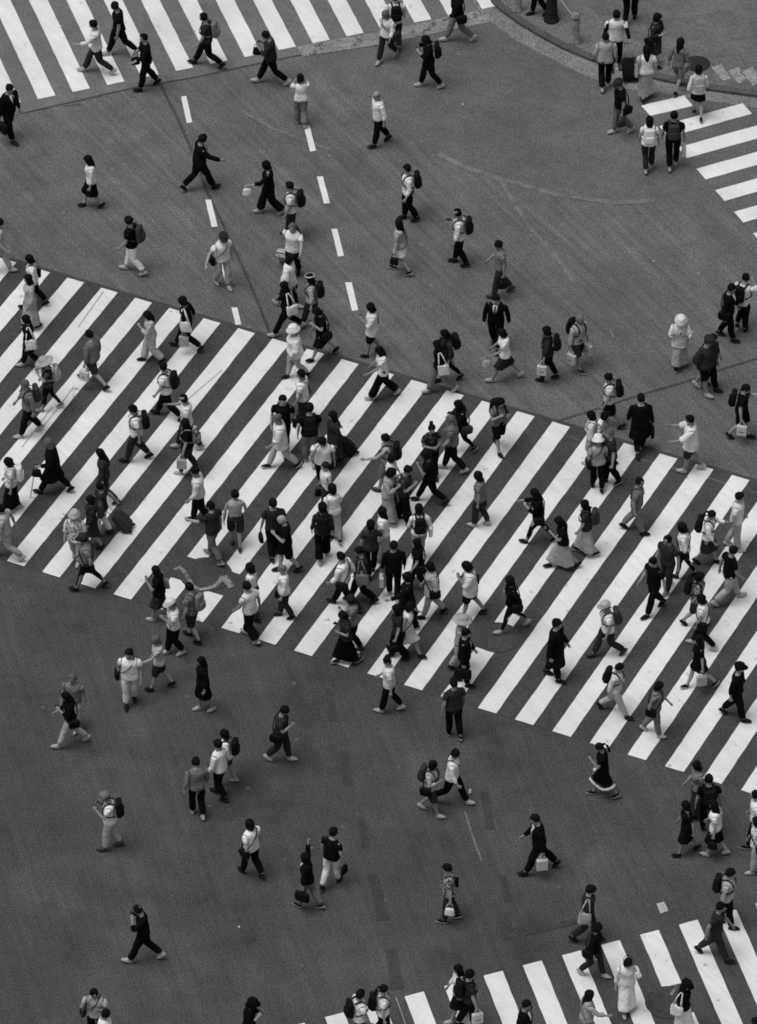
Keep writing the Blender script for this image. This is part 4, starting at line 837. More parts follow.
 (2.733, 5.986, 0.02, 255.0, 'm', 166, 1, 'sk', '', 'Jk', 'tk', 'k', 'n', 'n', 'L', 0, [], 'man in black suit jacket and black trousers facing the camera on the upper middle road'),
 (2.923, 4.841, 0.02, 185.0, 'f', 155, 3, 'bk', '', 'Tw', 'kd', 'w', 'o', 'n', 'L', 0, [('A', 'L', 'l', 'pale handbag carried by woman in white T-shirt and dark grey skirt')], 'woman in white T-shirt and dark grey skirt with pale handbag on the upper middle road'),
 (3.926, 4.845, 0.02, 170.0, 'f', 155, 1, 'bk', '', 'Gd', 'tk', 'k', 'h', 'n', 'L', 0, [('B', '-', 'k', 'black backpack worn by woman in dark grey jacket and black trousers'), ('H', 'L', 'w', 'white shopping bag carried by woman in dark grey jacket and black trousers')], 'dark-bobbed woman in dark grey jacket and black trousers walking left on the upper right road'),
 (4.635, 5.281, 0.02, 320.0, 'm', 159, 1, 'sl', '', 'Sl', 'sd', 'k', 'h', 'h', 'R', 0, [('B', '-', 'k', 'black backpack worn by man in pale shirt on the upper right road'), ('H', 'R', 'w', 'white shopping bag carried by man in pale shirt on the upper right road'), ('H', 'L', 'w', 'other white shopping bag carried by man in pale shirt on the upper right road')], 'light-haired man in pale shirt and dark grey shorts walking right on the upper right road'),
 (1.589, 4.773, 0.02, 205.0, 'f', 156, 2, 'lk', '', 'Gd', 'jk', 'k', 'h', 'p', 'R', 0, [('B', '-', 'k', 'black backpack worn by woman in dark grey jacket and black leggings'), ('Y', 'R', 'k', 'dark phone held by woman in dark grey jacket and black leggings')], 'woman in dark grey jacket and black leggings with black backpack on the upper middle road'),
 (1.403, 4.337, 0.02, 195.0, 'f', 157, 3, 'lk', '', 'Gk', 'tg', 'l', 'h', 'n', 'R', 0, [('T', 'L', 'w', 'white tote bag carried by woman in grey trousers amid the main crosswalk')], 'long-haired woman in black jacket and grey trousers with white tote bag amid the main crosswalk'),
 (8.543, 6.765, 0.02, 60.0, 'm', 160, 4, 'sk', '', 'Sw', 'tk', 'k', 'n', 'f', 'R', 0, [('B', '-', 'k', 'black backpack worn by man in white shirt on the upper right road')], 'dark-haired man in white shirt and black trousers walking away on the upper right road'),
 (8.189, 6.421, 0.02, 345.0, 'm', 164, 1, 'sk', '', 'Jk', 'tk', 'k', 'n', 'n', 'R', 0, [('S', 'R', 'k', 'black shoulder bag slung on man in black suit jacket on the upper right road')], 'dark-haired man in black suit jacket and black trousers with black shoulder bag walking right'),
 (7.026, 5.344, 0.02, 268.0, 'f', 153, 1, 'lk', 'Hw', 'Uw', 'll', 'k', 'p', 'p', 'R', 0, [('T', 'L', 'w', 'white tote bag carried by woman in white bucket hat and white tunic'), ('Y', 'L', 'k', 'dark phone held by woman in white bucket hat and white tunic')], 'woman in white bucket hat and white tunic and pale long skirt with white tote bag'),
 (7.588, 4.373, 0.02, 325.0, 'm', 168, 2, 'sd', 'Cd', 'Pd', 'sk', 'w', 'n', 'n', 'R', 0, [], 'man in dark grey cap and dark grey cape and black shorts walking right'),
 (7.746, 4.565, 0.02, 340.0, 'm', 159, 1, 'sk', '', 'Gd', 'tk', 'k', 'n', 'n', 'R', 0, [], 'dark-haired man in dark grey jacket and black trousers walking right on the upper right road'),
 (5.332, 3.098, 0.02, 180.0, 'm', 159, 2, 'sk', '', 'Tw', 'sk', 'k', 'n', 'n', 'R', 0, [('B', '-', 'k', 'black backpack worn by man in white T-shirt and black shorts')], 'dark-haired man in white T-shirt and black shorts with black backpack on the upper right road'),
 (6.02, 2.207, 0.02, 95.0, 'm', 166, 2, 'sk', '', 'Ck', 'tk', 'k', 'n', 'h', 'R', 0, [('C', 'R', 'k', 'black briefcase carried by man in black long coat walking away')], 'man in black long coat and black trousers with black briefcase right on the main crosswalk'),
 (7.159, 1.519, 0.02, 175.0, 'm', 162, 2, 'sk', '', 'Uw', 'sd', 'l', 'o', 'o', 'L', 0, [], 'dark-haired man in white tunic and dark grey shorts walking left right on the main crosswalk'),
 (8.369, 2.709, 0.02, 345.0, 'm', 160, 2, 'sk', '', 'Tk', 'sk', 'k', 'o', 'h', 'L', 0, [('B', '-', 'k', 'black backpack worn by dark-haired man in black T-shirt and black shorts'), ('H', 'R', 'w', 'white shopping bag carried by dark-haired man in black T-shirt and black shorts')], 'man in black T-shirt and black shorts with black backpack and white shopping bag walking right'),
 (5.153, 1.789, 0.02, 340.0, 'f', 153, 2, 'bk', '', 'Tg', 'td', 'k', 'w', 'h', 'L', 0, [], 'dark-bobbed woman in grey T-shirt and dark grey trousers walking right right on the main crosswalk'),
 (4.902, 1.757, 0.02, 160.0, 'f', 153, 1, 'bk', '', 'Sw', 'sl', 'w', 'n', 'n', 'L', 0, [('B', '-', 'wp', 'patterned white backpack worn by woman in white shirt and pale shorts')], 'woman in white shirt and pale shorts with patterned white backpack right on the main crosswalk'),
 (5.009, 0.846, 0.02, 100.0, 'f', 151, 1, 'sk', 'Hw', 'Tl', 'tk', 'k', 'n', 'n', 'L', 0, [('S', 'L', 'k', 'black shoulder bag slung on woman in pale T-shirt and black trousers')], 'woman in white bucket hat and pale T-shirt and black trousers right on the main crosswalk'),
 (5.295, 1.016, 0.02, 200.0, 'm', 160, 1, 'sg', '', 'Td', 'tk', 'k', 'h', 'n', 'R', 0, [], 'grey-haired man in dark grey T-shirt and black trousers walking left right on the main crosswalk'),
 (5.854, -0.697, 0.02, 350.0, 'm', 160, 2, 'sk', '', 'Tg', 'tg', 'k', 'h', 'h', 'R', 0, [('S', 'L', 'd', 'dark grey shoulder bag slung on man in grey T-shirt and grey trousers')], 'dark-haired man in grey T-shirt and grey trousers walking right right on the main crosswalk'),
 (6.888, -2.268, 0.02, 165.0, 'f', 155, 2, 'bk', '', 'Sw', 'jk', 'k', 'n', 'n', 'L', 0, [('S', 'L', 'k', 'black shoulder bag slung on woman in white shirt and black leggings')], 'woman in white shirt and black leggings with black shoulder bag right on the main crosswalk'),
 (7.45, -1.796, 0.02, 345.0, 'f', 157, 2, 'pk', '', 'Sw', 'kd', 'k', 'o', 'n', 'L', 0, [('B', '-', 'k', 'black backpack worn by woman in white shirt and dark grey skirt')], 'woman in white shirt and dark grey skirt with black backpack right on the main crosswalk'),
 (8.115, -1.265, 0.02, 350.0, 'm', 164, 1, 'sk', '', 'Tw', 'tl', 'w', 'n', 'n', 'R', 0, [], 'dark-haired man in white T-shirt and pale trousers walking right right on the main crosswalk'),
 (6.51, -2.749, 0.02, 230.0, 'm', 162, 1, 'sk', '', 'Td', 'td', 'g', 'n', 'n', 'L', 0, [], 'man in dark grey T-shirt and dark grey trousers walking left right on the main crosswalk'),
 (6.176, -3.509, 0.02, 215.0, 'm', 164, 2, 'sk', '', 'Tk', 'tk', 'k', 'n', 'n', 'L', 0, [], 'dark-haired man in black T-shirt and black trousers walking left right on the main crosswalk'),
 (7.879, -3.131, 0.02, 20.0, 'm', 164, 3, 'sk', '', 'Tk', 'tl', 'w', 'n', 'n', 'L', 0, [], 'dark-haired man in black T-shirt and pale trousers walking right right on the main crosswalk'),
 (7.135, -3.954, 0.02, 345.0, 'f', 155, 2, 'bk', '', 'Tgp', 'sd', 'k', 'n', 'n', 'L', 0, [('B', '-', 'k', 'black backpack worn by woman in patterned grey T-shirt')], 'woman in patterned grey T-shirt and dark grey shorts walking right right on the main crosswalk'),
 (7.239, -4.691, 0.02, 165.0, 'f', 153, 2, 'bk', '', 'Tw', 'tk', 'w', 'n', 'n', 'R', 0, [('S', 'L', 'k', 'black shoulder bag slung on woman in white T-shirt right on the main crosswalk')], 'woman in white T-shirt and black trousers with black shoulder bag right on the main crosswalk'),
 (7.114, -6.09, 0.02, 195.0, 'f', 156, 3, 'lk', '', 'Tk', 'mk', 'k', 'h', 'n', 'R', 0, [('H', 'L', 'l', 'pale shopping bag carried by woman in black T-shirt and black miniskirt')], 'woman in black T-shirt and black miniskirt with pale shopping bag right on the main crosswalk'),
 (5.105, -5.015, 0.02, 195.0, 'm', 162, 3, 'sl', 'Cl', 'Tw', 'td', 'd', 'n', 'n', 'R', 0, [('B', '-', 'd', 'dark grey backpack worn by man in pale cap and white T-shirt')], 'man in pale cap and white T-shirt and dark grey trousers right on the main crosswalk'),
 (5.244, -6.983, 0.02, 340.0, 'f', 153, 3, 'sk', '', 'Gw', 'tl', 'k', 'n', 'n', 'R', 0, [('B', '-', 'k', 'black backpack worn by woman in white jacket right on the main crosswalk')], 'dark-haired woman in white jacket and pale trousers with black backpack right on the main crosswalk'),
 (6.107, -7.651, 0.02, 345.0, 'f', 153, 2, 'bk', '', 'Tgs', 'tg', 'w', 'n', 'n', 'R', 0, [('S', 'R', 'k', 'black shoulder bag slung on woman in striped grey T-shirt')], 'dark-bobbed woman in striped grey T-shirt and grey trousers walking right right on the main crosswalk'),
 (7.912, -7.097, 0.02, 345.0, 'm', 160, 2, 'sd', 'Ck', 'Gk', 'tk', 'k', 'n', 'n', 'R', 0, [], 'man in black cap and black jacket and black trousers right on the main crosswalk'),
 (4.9, -9.695, 0.02, 180.0, 'f', 155, 2, 'pk', '', 'Dk', 'n', 'k', 'p', 'h', 'R', 1, [('H', 'R', 'w', 'white shopping bag carried by ponytailed woman in black dress'), ('Y', 'L', 'k', 'dark phone held by ponytailed woman in black dress')], 'ponytailed woman in black dress with white shopping bag walking left on the lower right road'),
 (6.944, -10.297, 0.02, 195.0, 'f', 155, 1, 'bk', '', 'Tg', 'ld', 'k', 'n', 'n', 'L', 0, [], 'woman in grey T-shirt and dark grey long skirt walking left on the lower right road'),
 (7.157, -10.829, 0.02, 95.0, 'm', 160, 1, 'sk', '', 'Tk', 'tk', 'k', 'n', 'h', 'L', 0, [('B', '-', 'k', 'black backpack worn by man in black T-shirt on the lower right road'), ('H', 'R', 'w', 'white shopping bag carried by man in black T-shirt on the lower right road')], 'man in black T-shirt and black trousers with black backpack and white shopping bag walking away'),
 (7.28, -11.567, 0.02, 165.0, 'f', 153, 2, 'lk', '', 'Tw', 'kk', 'w', 'h', 'n', 'L', 0, [('A', 'L', 'k', 'black handbag carried by woman in white T-shirt and black skirt')], 'long-haired woman in white T-shirt and black skirt with black handbag on the lower right road'),
 (6.674, -11.521, 0.02, 190.0, 'f', 151, 2, 'bk', '', 'Dk', 'n', 'k', 'n', 'n', 'L', 0, [], 'dark-bobbed woman in black dress walking left on the lower right road'),
 (8.173, -11.282, 0.02, 180.0, 'm', 159, 1, 'sk', '', 'Tw', 'tk', 'k', 'n', 'n', 'L', 0, [], 'dark-haired man in white T-shirt and black trousers walking left on the lower right road'),
 (8.155, -12.073, 0.02, 190.0, 'f', 153, 1, 'bk', '', 'Twp', 'tl', 'w', 'n', 'n', 'L', 0, [('S', 'L', 'k', 'black shoulder bag slung on woman in patterned white T-shirt')], 'dark-bobbed woman in patterned white T-shirt and pale trousers walking left on the lower right road'),
 (7.471, -13.81, 0.02, 350.0, 'm', 164, 1, 'sk', '', 'Tl', 'tk', 'k', 'n', 'n', 'R', 0, [('B', '-', 'k', 'black backpack worn by man in pale T-shirt on the nearest crosswalk')], 'man in pale T-shirt and black trousers with black backpack walking right on the nearest crosswalk'),
 (7.203, -14.823, 0.02, 345.0, 'm', 164, 3, 'sk', '', 'Td', 'td', 'k', 'n', 'n', 'R', 0, [], 'dark-haired man in dark grey T-shirt and dark grey trousers walking right on the nearest crosswalk'),
 (4.48, -14.3, 0.02, 350.0, 'm', 162, 2, 'sk', '', 'Gd', 'td', 'k', 'n', 'h', 'L', 0, [('T', 'R', 'l', 'pale tote bag carried by man in dark grey jacket and dark grey trousers')], 'man in dark grey jacket and dark grey trousers walking right on the lower right road'),
 (4.606, -15.398, 0.02, 335.0, 'f', 155, 2, 'bk', '', 'Gk', 'td', 'l', 'n', 'n', 'L', 0, [('S', 'R', 'k', 'black shoulder bag slung on woman in black jacket and dark grey trousers')], 'woman in black jacket and dark grey trousers with black shoulder bag on the nearest crosswalk'),
 (5.264, -16.436, 0.02, 280.0, 'f', 157, 1, 'lk', 'Vk', 'Sw', 'lw', 'w', 'f', 'h', 'R', 0, [], 'long-haired woman in black headband and white shirt and white long skirt on the nearest crosswalk'),
 (4.395, -17.494, 0.02, 20.0, 'f', 155, 2, 'lk', '', 'Sl', 'kg', 'l', 'h', 'o', 'R', 0, [('S', 'R', 'g', 'grey shoulder bag slung on woman in pale shirt and grey skirt')], 'long-haired woman in pale shirt and grey skirt with grey shoulder bag on the nearest crosswalk'),
 (6.438, -17.151, 0.02, 330.0, 'f', 155, 1, 'lk', 'Ck', 'Gk', 'lw', 'k', 'n', 'h', 'L', 0, [('T', 'R', 'w', 'white tote bag carried by woman in black jacket and white long skirt')], 'woman in black cap and black jacket and white long skirt on the nearest crosswalk'),
 (7.948, -18.359, 0.02, 180.0, 'm', 162, 1, 'sk', '', 'Tk', 'tk', 'k', 'n', 'n', 'L', 0, [], 'dark-haired man in black T-shirt and black trousers walking left on the nearest crosswalk'),
 (1.547, -13.676, 0.02, 175.0, 'm', 160, 1, 'sk', '', 'Tgp', 'td', 'k', 'h', 'n', 'L', 0, [('S', 'R', 'k', 'black shoulder bag slung on man in patterned grey T-shirt'), ('A', 'L', 'w', 'white handbag carried by man in patterned grey T-shirt')], 'man in patterned grey T-shirt and dark grey trousers walking left on the lower middle road'),
 (1.744, -16.735, 0.02, 195.0, 'f', 157, 2, 'lk', '', 'Sw', 'kk', 'w', 'n', 'n', 'L', 0, [], 'long-haired woman in white shirt and black skirt walking left on the nearest crosswalk'),
 (1.939, -16.965, 0.02, 20.0, 'm', 162, 1, 'sk', '', 'Td', 'tk', 'k', 'n', 'h', 'R', 0, [('B', '-', 'k', 'black backpack worn by man in dark grey T-shirt and black trousers walking right'), ('H', 'R', 'w', 'white shopping bag carried by man in dark grey T-shirt and black trousers walking right')], 'dark-haired man in dark grey T-shirt and black trousers with black backpack and white shopping bag'),
 (3.091, -17.865, 0.02, 330.0, 'm', 164, 1, 'sk', '', 'Jk', 'tk', 'k', 'n', 'n', 'L', 0, [], 'dark-haired man in black suit jacket and black trousers walking right on the nearest crosswalk'),
 (-2.652, -17.782, 0.02, 345.0, 'f', 157, 1, 'bk', 'Ck', 'Gk', 'tk', 'k', 'p', 'p', 'R', 0, [('Y', 'L', 'k', 'dark phone held by woman in black cap in black trousers')], 'woman in black cap and black jacket and black trousers on the lower left road'),
 (-0.358, -17.564, 0.02, 20.0, 'm', 160, 1, 'sk', '', 'Tw', 'tk', 'k', 'n', 'n', 'L', 0, [('B', '-', 'k', 'black backpack worn by man in white T-shirt on the nearest crosswalk')], 'man in white T-shirt and black trousers with black backpack walking right on the nearest crosswalk'),
 (0.134, -17.349, 0.02, 10.0, 'f', 155, 1, 'pk', '', 'Tw', 'tk', 'k', 'n', 'n', 'R', 0, [('B', '-', 'k', 'black backpack worn by ponytailed woman in white T-shirt on the nearest crosswalk')], 'woman in white T-shirt and black trousers with black backpack walking right on the nearest crosswalk'),
 (-5.867, -17.5, 0.02, 260.0, 'm', 162, 1, 'sk', '', 'Tl', 'tk', 'k', 'p', 'f', 'R', 0, [('S', 'R', 'd', 'dark grey shoulder bag slung on man in pale T-shirt facing the camera'), ('Y', 'L', 'k', 'dark phone held by man in pale T-shirt facing the camera')], 'man in pale T-shirt and black trousers with dark grey shoulder bag looking at a phone'),
 (-5.661, -18.151, 0.02, 340.0, 'm', 159, 1, 'sk', '', 'Tw', 'tk', 'k', 'n', 'n', 'L', 0, [], 'dark-haired man in white T-shirt and black trousers walking right on the lower left road'),
 (-4.946, -14.972, 0.02, 178.0, 'm', 162, 3, 'sk', '', 'Gk', 'tk', 'w', 'f', 'f', 'L', 0, [], 'dark-haired man in black jacket and black trousers walking left on the lower left road'),
 (1.625, -9.93, 0.02, 345.0, 'm', 160, 3, 'sk', '', 'Sw', 'tk', 'l', 'n', 'n', 'L', 0, [('S', 'L', 'k', 'black shoulder bag slung on man in white shirt walking right')], 'dark-haired man in white shirt and black trousers walking right on the lower middle road'),
 (1.17, -10.267, 0.02, 340.0, 'f', 153, 2, 'bk', '', 'Sl', 'sd', 'l', 'b', 'b', 'R', 0, [('B', '-', 'd', 'dark grey backpack worn by woman in pale shirt and dark grey shorts'), ('S', 'R', 'k', 'black shoulder bag slung on woman in pale shirt and dark grey shorts')], 'dark-bobbed woman in pale shirt and dark grey shorts walking right on the lower middle road'),
 (3.471, -12.124, 0.02, 190.0, 'm', 168, 3, 'sk', '', 'Jk', 'tk', 'k', 'h', 'n', 'L', 0, [('H', 'L', 'w', 'white shopping bag carried by man in black suit jacket walking left')], 'dark-haired man in black suit jacket and black trousers with white shopping bag walking left'),
 (-2.112, -8.558, 0.02, 345.0, 'm', 160, 2, 'sk', '', 'Td', 'td', 'w', 'h', 'p', 'L', 0, [('S', 'R', 'k', 'black shoulder bag slung on man in dark grey T-shirt and dark grey trousers'), ('Y', 'R', 'k', 'dark phone held by man in dark grey T-shirt and dark grey trousers')], 'dark-haired man in dark grey T-shirt and dark grey trousers with black shoulder bag walking right'),
 (-2.698, -12.279, 0.02, 135.0, 'm', 157, 2, 'bk', '', 'Tw', 'tk', 'k', 'n', 'n', 'L', 0, [('S', 'L', 'k', 'black shoulder bag slung on dark-bobbed man in white T-shirt walking away')], 'man in white T-shirt and black trousers with black shoulder bag on the lower left road'),
 (-1.486, -13.281, 0.02, 155.0, 'f', 153, 2, 'lk', '', 'Gkw', 'tg', 'k', 'h', 'u', 'L', 0, [('C', 'L', 'k', 'black briefcase carried by woman in black jacket on the lower middle road')], 'long-haired woman in black jacket and grey trousers with black briefcase on the lower middle road'),
 (-0.975, -12.564, 0.02, 60.0, 'm', 157, 2, 'sk', '', 'Tk', 'tw', 'k', 'h', 'h', 'R', 0, [('A', 'R', 'k', 'black handbag carried by man in black T-shirt on the lower middle road')], 'dark-haired man in black T-shirt and white trousers with black handbag on the lower middle road'),
 (-5.769, -11.435, 0.02, 178.0, 'm', 160, 1, 'sg', 'Cg', 'Tw', 'tl', 'd', 'p', 'p', 'L', 0, [('B', '-', 'k', 'black backpack worn by man in grey cap and white T-shirt'), ('Y', 'L', 'k', 'dark phone held by man in grey cap and white T-shirt')], 'man in grey cap and white T-shirt and pale trousers on the lower left road'),
 (-3.91, -10.35, 0.02, 105.0, 'm', 160, 1, 'sk', '', 'Sg', 'tk', 'w', 'n', 'n', 'L', 0, [], 'dark-haired man in grey shirt and black trousers walking away on the lower left road'),
 (-3.425, -9.762, 0.02, 150.0, 'm', 162, 1, 'sk', '', 'Sw', 'tk', 'k', 'n', 'n', 'R', 0, [], 'dark-haired man in white shirt and black trousers walking left on the lower left road'),
 (-3.297, -9.299, 0.02, 165.0, 'f', 151, 1, 'bk', '', 'Tw', 'sd', 'w', 'n', 'n', 'L', 0, [('B', '-', 'k', 'black backpack worn by woman in white T-shirt and dark grey shorts')], 'woman in white T-shirt and dark grey shorts with black backpack on the lower left road'),
 (-6.678, -7.515, 0.02, 250.0, 'm', 157, 1, 'sg', '', 'Tg', 'tl', 'l', 'n', 'n', 'L', 0, [], 'grey-haired man in grey T-shirt and pale trousers facing the camera on the lower left road'),
 (-6.74, -8.072, 0.02, 190.0, 'f', 157, 3, 'lk', '', 'Gk', 'tl', 'w', 'p', 'n', 'L', 0, [('S', 'L', 'k', 'black shoulder bag slung on woman in black jacket and pale trousers'), ('Y', 'L', 'k', 'dark phone held by woman in black jacket and pale trousers')], 'woman in black jacket and pale trousers with black shoulder bag on the lower left road'),
 (-5.472, -6.748, 0.02, 270.0, 'm', 164, 1, 'sk', '', 'Tw', 'tw', 'k', 'n', 'n', 'R', 0, [('S', 'R', 'k', 'black shoulder bag slung on man in white T-shirt and white trousers')], 'man in white T-shirt and white trousers with black shoulder bag on the lower left road'),
 (-4.843, -6.187, 0.02, 180.0, 'f', 155, 2, 'bg', '', 'Tl', 'sd', 'k', 'o', 'n', 'L', 0, [], 'grey-bobbed woman in pale T-shirt and dark grey shorts walking left on the lower left road'),
 (-3.857, -6.921, 0.02, 200.0, 'f', 157, 1, 'lk', '', 'Sk', 'kk', 'w', 'h', 'h', 'R', 0, [], 'long-haired woman in black shirt and black skirt walking left on the lower left road'),
 (-6.852, -1.805, 0.02, 260.0, 'f', 147, 1, 'bl', 'Hl', 'Uwp', 'tl', 'l', 'n', 'n', 'L', 0, [], 'woman in pale bucket hat and patterned white tunic and pale trousers facing the camera'),
 (-6.549, -2.784, 0.02, 178.0, 'm', 160, 3, 'sd', 'Cd', 'Tg', 'jk', 'k', 'n', 'n', 'L', 0, [('S', 'L', 'k', 'black shoulder bag slung on man in grey T-shirt and black leggings')], 'man in dark grey cap and grey T-shirt and black leggings on the lower left road'),
 (-8.432, -1.737, 0.02, 175.0, 'm', 162, 3, 'sk', '', 'Tl', 'tl', 'l', 'n', 'n', 'R', 0, [], 'dark-haired man in pale T-shirt and pale trousers walking left left on the main crosswalk'),
 (-4.899, -3.834, 0.02, 165.0, 'f', 155, 1, 'lk', '', 'Tk', 'kd', 'w', 'p', 'h', 'L', 0, [('T', 'R', 'l', 'pale tote bag carried by woman in black T-shirt and dark grey skirt'), ('Y', 'L', 'k', 'dark phone held by woman in black T-shirt and dark grey skirt')], 'long-haired woman in black T-shirt and dark grey skirt walking left on the lower left road'),
 (-3.752, -1.72, 0.02, 140.0, 'm', 166, 2, 'sk', '', 'Td', 'tg', 'g', 'o', 'h', 'R', 0, [], 'dark-haired man in dark grey T-shirt and grey trousers walking away left on the main crosswalk'),
 (-3.239, -1.252, 0.02, 95.0, 'm', 160, 1, 'sk', '', 'Kl', 'sd', 'd', 'n', 'n', 'L', 0, [], 'man in pale tank top and dark grey shorts walking away left on the main crosswalk'),
 (-2.824, -3.743, 0.02, 150.0, 'f', 155, 1, 'bk', '', 'Kw', 'td', 'k', 'h', 'h', 'R', 0, [], 'woman in white tank top and dark grey trousers walking left left on the main crosswalk'),
 (-2.864, -4.466, 0.02, 140.0, 'm', 160, 2, 'sk', '', 'Tw', 'wk', 'w', 'n', 'n', 'R', 0, [], 'dark-haired man in white T-shirt and black wide trousers walking away on the lower left road'),
 (-4.15, -4.496, 0.02, 150.0, 'm', 162, 1, 'sk', '', 'Tg', 'sd', 'k', 'n', 'n', 'R', 0, [('B', '-', 'g', 'grey backpack worn by man in grey T-shirt and dark grey shorts')], 'man in grey T-shirt and dark grey shorts with grey backpack on the lower left road'),
 (-4.551, -5.006, 0.02, 200.0, 'm', 160, 1, 'sk', 'Cw', 'Tw', 'tk', 'w', 'p', 'n', 'R', 0, [('Y', 'L', 'k', 'dark phone held by man in white cap and white T-shirt')], 'man in white cap and white T-shirt and black trousers on the lower left road'),
 (-2.115, -3.74, 0.02, 185.0, 'f', 153, 1, 'sl', '', 'Sw', 'td', 'k', 'n', 'h', 'R', 0, [('A', 'R', 'k', 'black handbag carried by light-haired woman in white shirt amid the main crosswalk')], 'light-haired woman in white shirt and dark grey trousers with black handbag amid the main crosswalk'),
 (-2.372, -1.594, 0.02, 105.0, 'm', 164, 1, 'sk', '', 'Td', 'tk', 'k', 'h', 'n', 'R', 0, [('A', 'L', 'k', 'black handbag carried by man in dark grey T-shirt walking away amid the main crosswalk')], 'dark-haired man in dark grey T-shirt and black trousers with black handbag amid the main crosswalk'),
 (-2.099, -2.149, 0.02, 195.0, 'm', 166, 2, 'xw', '', 'Tk', 'sk', 'k', 'p', 'n', 'R', 0, [('Y', 'L', 'k', 'dark phone held by balding man in black T-shirt amid the main crosswalk')], 'balding man in black T-shirt and black shorts looking at a phone amid the main crosswalk'),
 (-1.261, -1.699, 0.02, 95.0, 'f', 160, 1, 'bk', '', 'Gd', 'wk', 'w', 'n', 'n', 'R', 0, [('B', '-', 'k', 'black backpack worn by woman in dark grey jacket and black wide trousers')], 'woman in dark grey jacket and black wide trousers with black backpack amid the main crosswalk'),
 (-1.032, -0.965, 0.02, 110.0, 'f', 156, 2, 'bk', '', 'Sw', 'll', 'k', 'n', 'n', 'L', 0, [], 'dark-bobbed woman in white shirt and pale long skirt walking away amid the main crosswalk'),
 (-1.276, 0.777, 0.02, 265.0, 'm', 160, 1, 'bk', '', 'Tw', 'tk', 'd', 'h', 'f', 'L', 0, [], 'dark-bobbed man in white T-shirt and black trousers facing the camera amid the main crosswalk'),
 (-1.199, -0.12, 0.02, 200.0, 'm', 155, 1, 'sd', '', 'Kw', 'td', 'k', 'n', 'h', 'L', 0, [('A', 'R', 'k', 'black handbag carried by man in white tank top amid the main crosswalk')], 'man in white tank top and dark grey trousers with black handbag amid the main crosswalk'),
 (-1.022, 1.673, 0.02, 200.0, 'f', 157, 1, 'lk', '', 'Cd', 'td', 'k', 'h', 'd', 'L', 0, [('U', 'R', 'k', 'black suitcase pulled by woman in dark grey long coat')], 'woman in dark grey long coat and dark grey trousers walking left amid the main crosswalk'),
 (-2.209, 2.156, 0.02, 265.0, 'm', 166, 1, 'sk', '', 'Tk', 'tk', 'k', 'n', 'n', 'L', 0, [('S', 'L', 'k', 'black shoulder bag slung on man in black T-shirt facing the camera')], 'dark-haired man in black T-shirt and black trousers with black shoulder bag amid the main crosswalk'),
 (-2.258, 1.533, 0.02, 190.0, 'm', 162, 3, 'sg', '', 'Uw', 'tl', 'k', 'n', 'n', 'R', 0, [], 'grey-haired man in white tunic and pale trousers walking left amid the main crosswalk'),
 (-1.588, 1.754, 0.02, 92.0, 'm', 168, 1, 'sk', '', 'Tk', 'tg', 'w', 'n', 'n', 'L', 0, [('B', '-', 'k', 'black backpack worn by man in grey trousers amid the main crosswalk')], 'man in black T-shirt and grey trousers with black backpack walking away amid the main crosswalk'),
 (-1.766, 3.111, 0.02, 170.0, 'm', 162, 1, 'sk', '', 'Tw', 'td', 'k', 'n', 'n', 'R', 0, [('S', 'R', 'g', 'grey shoulder bag slung on dark-haired man in white T-shirt amid the main crosswalk')], 'man in white T-shirt and dark grey trousers with grey shoulder bag amid the main crosswalk'),
 (-1.967, 4.855, 0.02, 200.0, 'f', 155, 2, 'sl', 'Hw', 'Pw', 'tl', 'k', 'n', 'n', 'R', 0, [], 'woman in white bucket hat and white cape and pale trousers amid the main crosswalk'),
 (-4.425, 2.241, 0.02, 185.0, 'm', 160, 2, 'sk', '', 'Tw', 'td', 'w', 'h', 'o', 'R', 0, [], 'man in white T-shirt just above woman in black T-shirt and dark grey trousers'),
 (-4.39, 1.362, 0.02, 172.0, 'f', 157, 1, 'lk', '', 'Tk', 'td', 'l', 'h', 'n', 'L', 0, [('B', '-', 'gp', 'patterned grey backpack worn by woman in black T-shirt and dark grey trousers'), ('H', 'L', 'l', 'pale shopping bag carried by woman in black T-shirt and dark grey trousers')], 'long-haired woman in black T-shirt and dark grey trousers walking left left on the main crosswalk'),
 (-4.09, -0.426, 0.02, 180.0, 'm', 162, 2, 'sk', '', 'Sw', 'tk', 'k', 'n', 'h', 'R', 0, [('A', 'R', 'k', 'black handbag carried by man in white shirt left on the main crosswalk')], 'dark-haired man in white shirt and black trousers with black handbag left on the main crosswalk'),
 (-4.926, 3.376, 0.02, 165.0, 'm', 162, 3, 'sk', '', 'Tw', 'tk', 'k', 'n', 'n', 'R', 0, [('B', '-', 'k', 'black backpack worn by man in white T-shirt and black trousers')], 'dark-haired man in white T-shirt and black trousers with black backpack left on the main crosswalk'),
 (-5.58, 1.811, 0.02, 178.0, 'm', 164, 2, 'sk', '', 'Tw', 'td', 'k', 'n', 'n', 'L', 0, [('B', '-', 'k', 'black backpack worn by man in white T-shirt and dark grey trousers walking left')], 'man in white T-shirt and dark grey trousers with black backpack left on the main crosswalk'),
 (-7.449, 0.618, 0.02, 172.0, 'm', 162, 3, 'bg', '', 'Ck', 'tk', 'k', 'x', 'n', 'L', 0, [('N', 'L', 'l', 'pale walking cane held by grey-bobbed man in black long coat'), ('A', 'L', 'k', 'black handbag carried by grey-bobbed man in black long coat')], 'grey-bobbed man in black long coat and black trousers with pale walking cane and black handbag'),
 (-8.377, -0.02, 0.02, 178.0, 'f', 153, 1, 'bk', '', 'Tw', 'lk', 'w', 'n', 'n', 'L', 0, [('B', '-', 'w', 'white backpack worn by woman in white T-shirt and black long skirt')], 'woman in white T-shirt and black long skirt with white backpack left on the main crosswalk'),
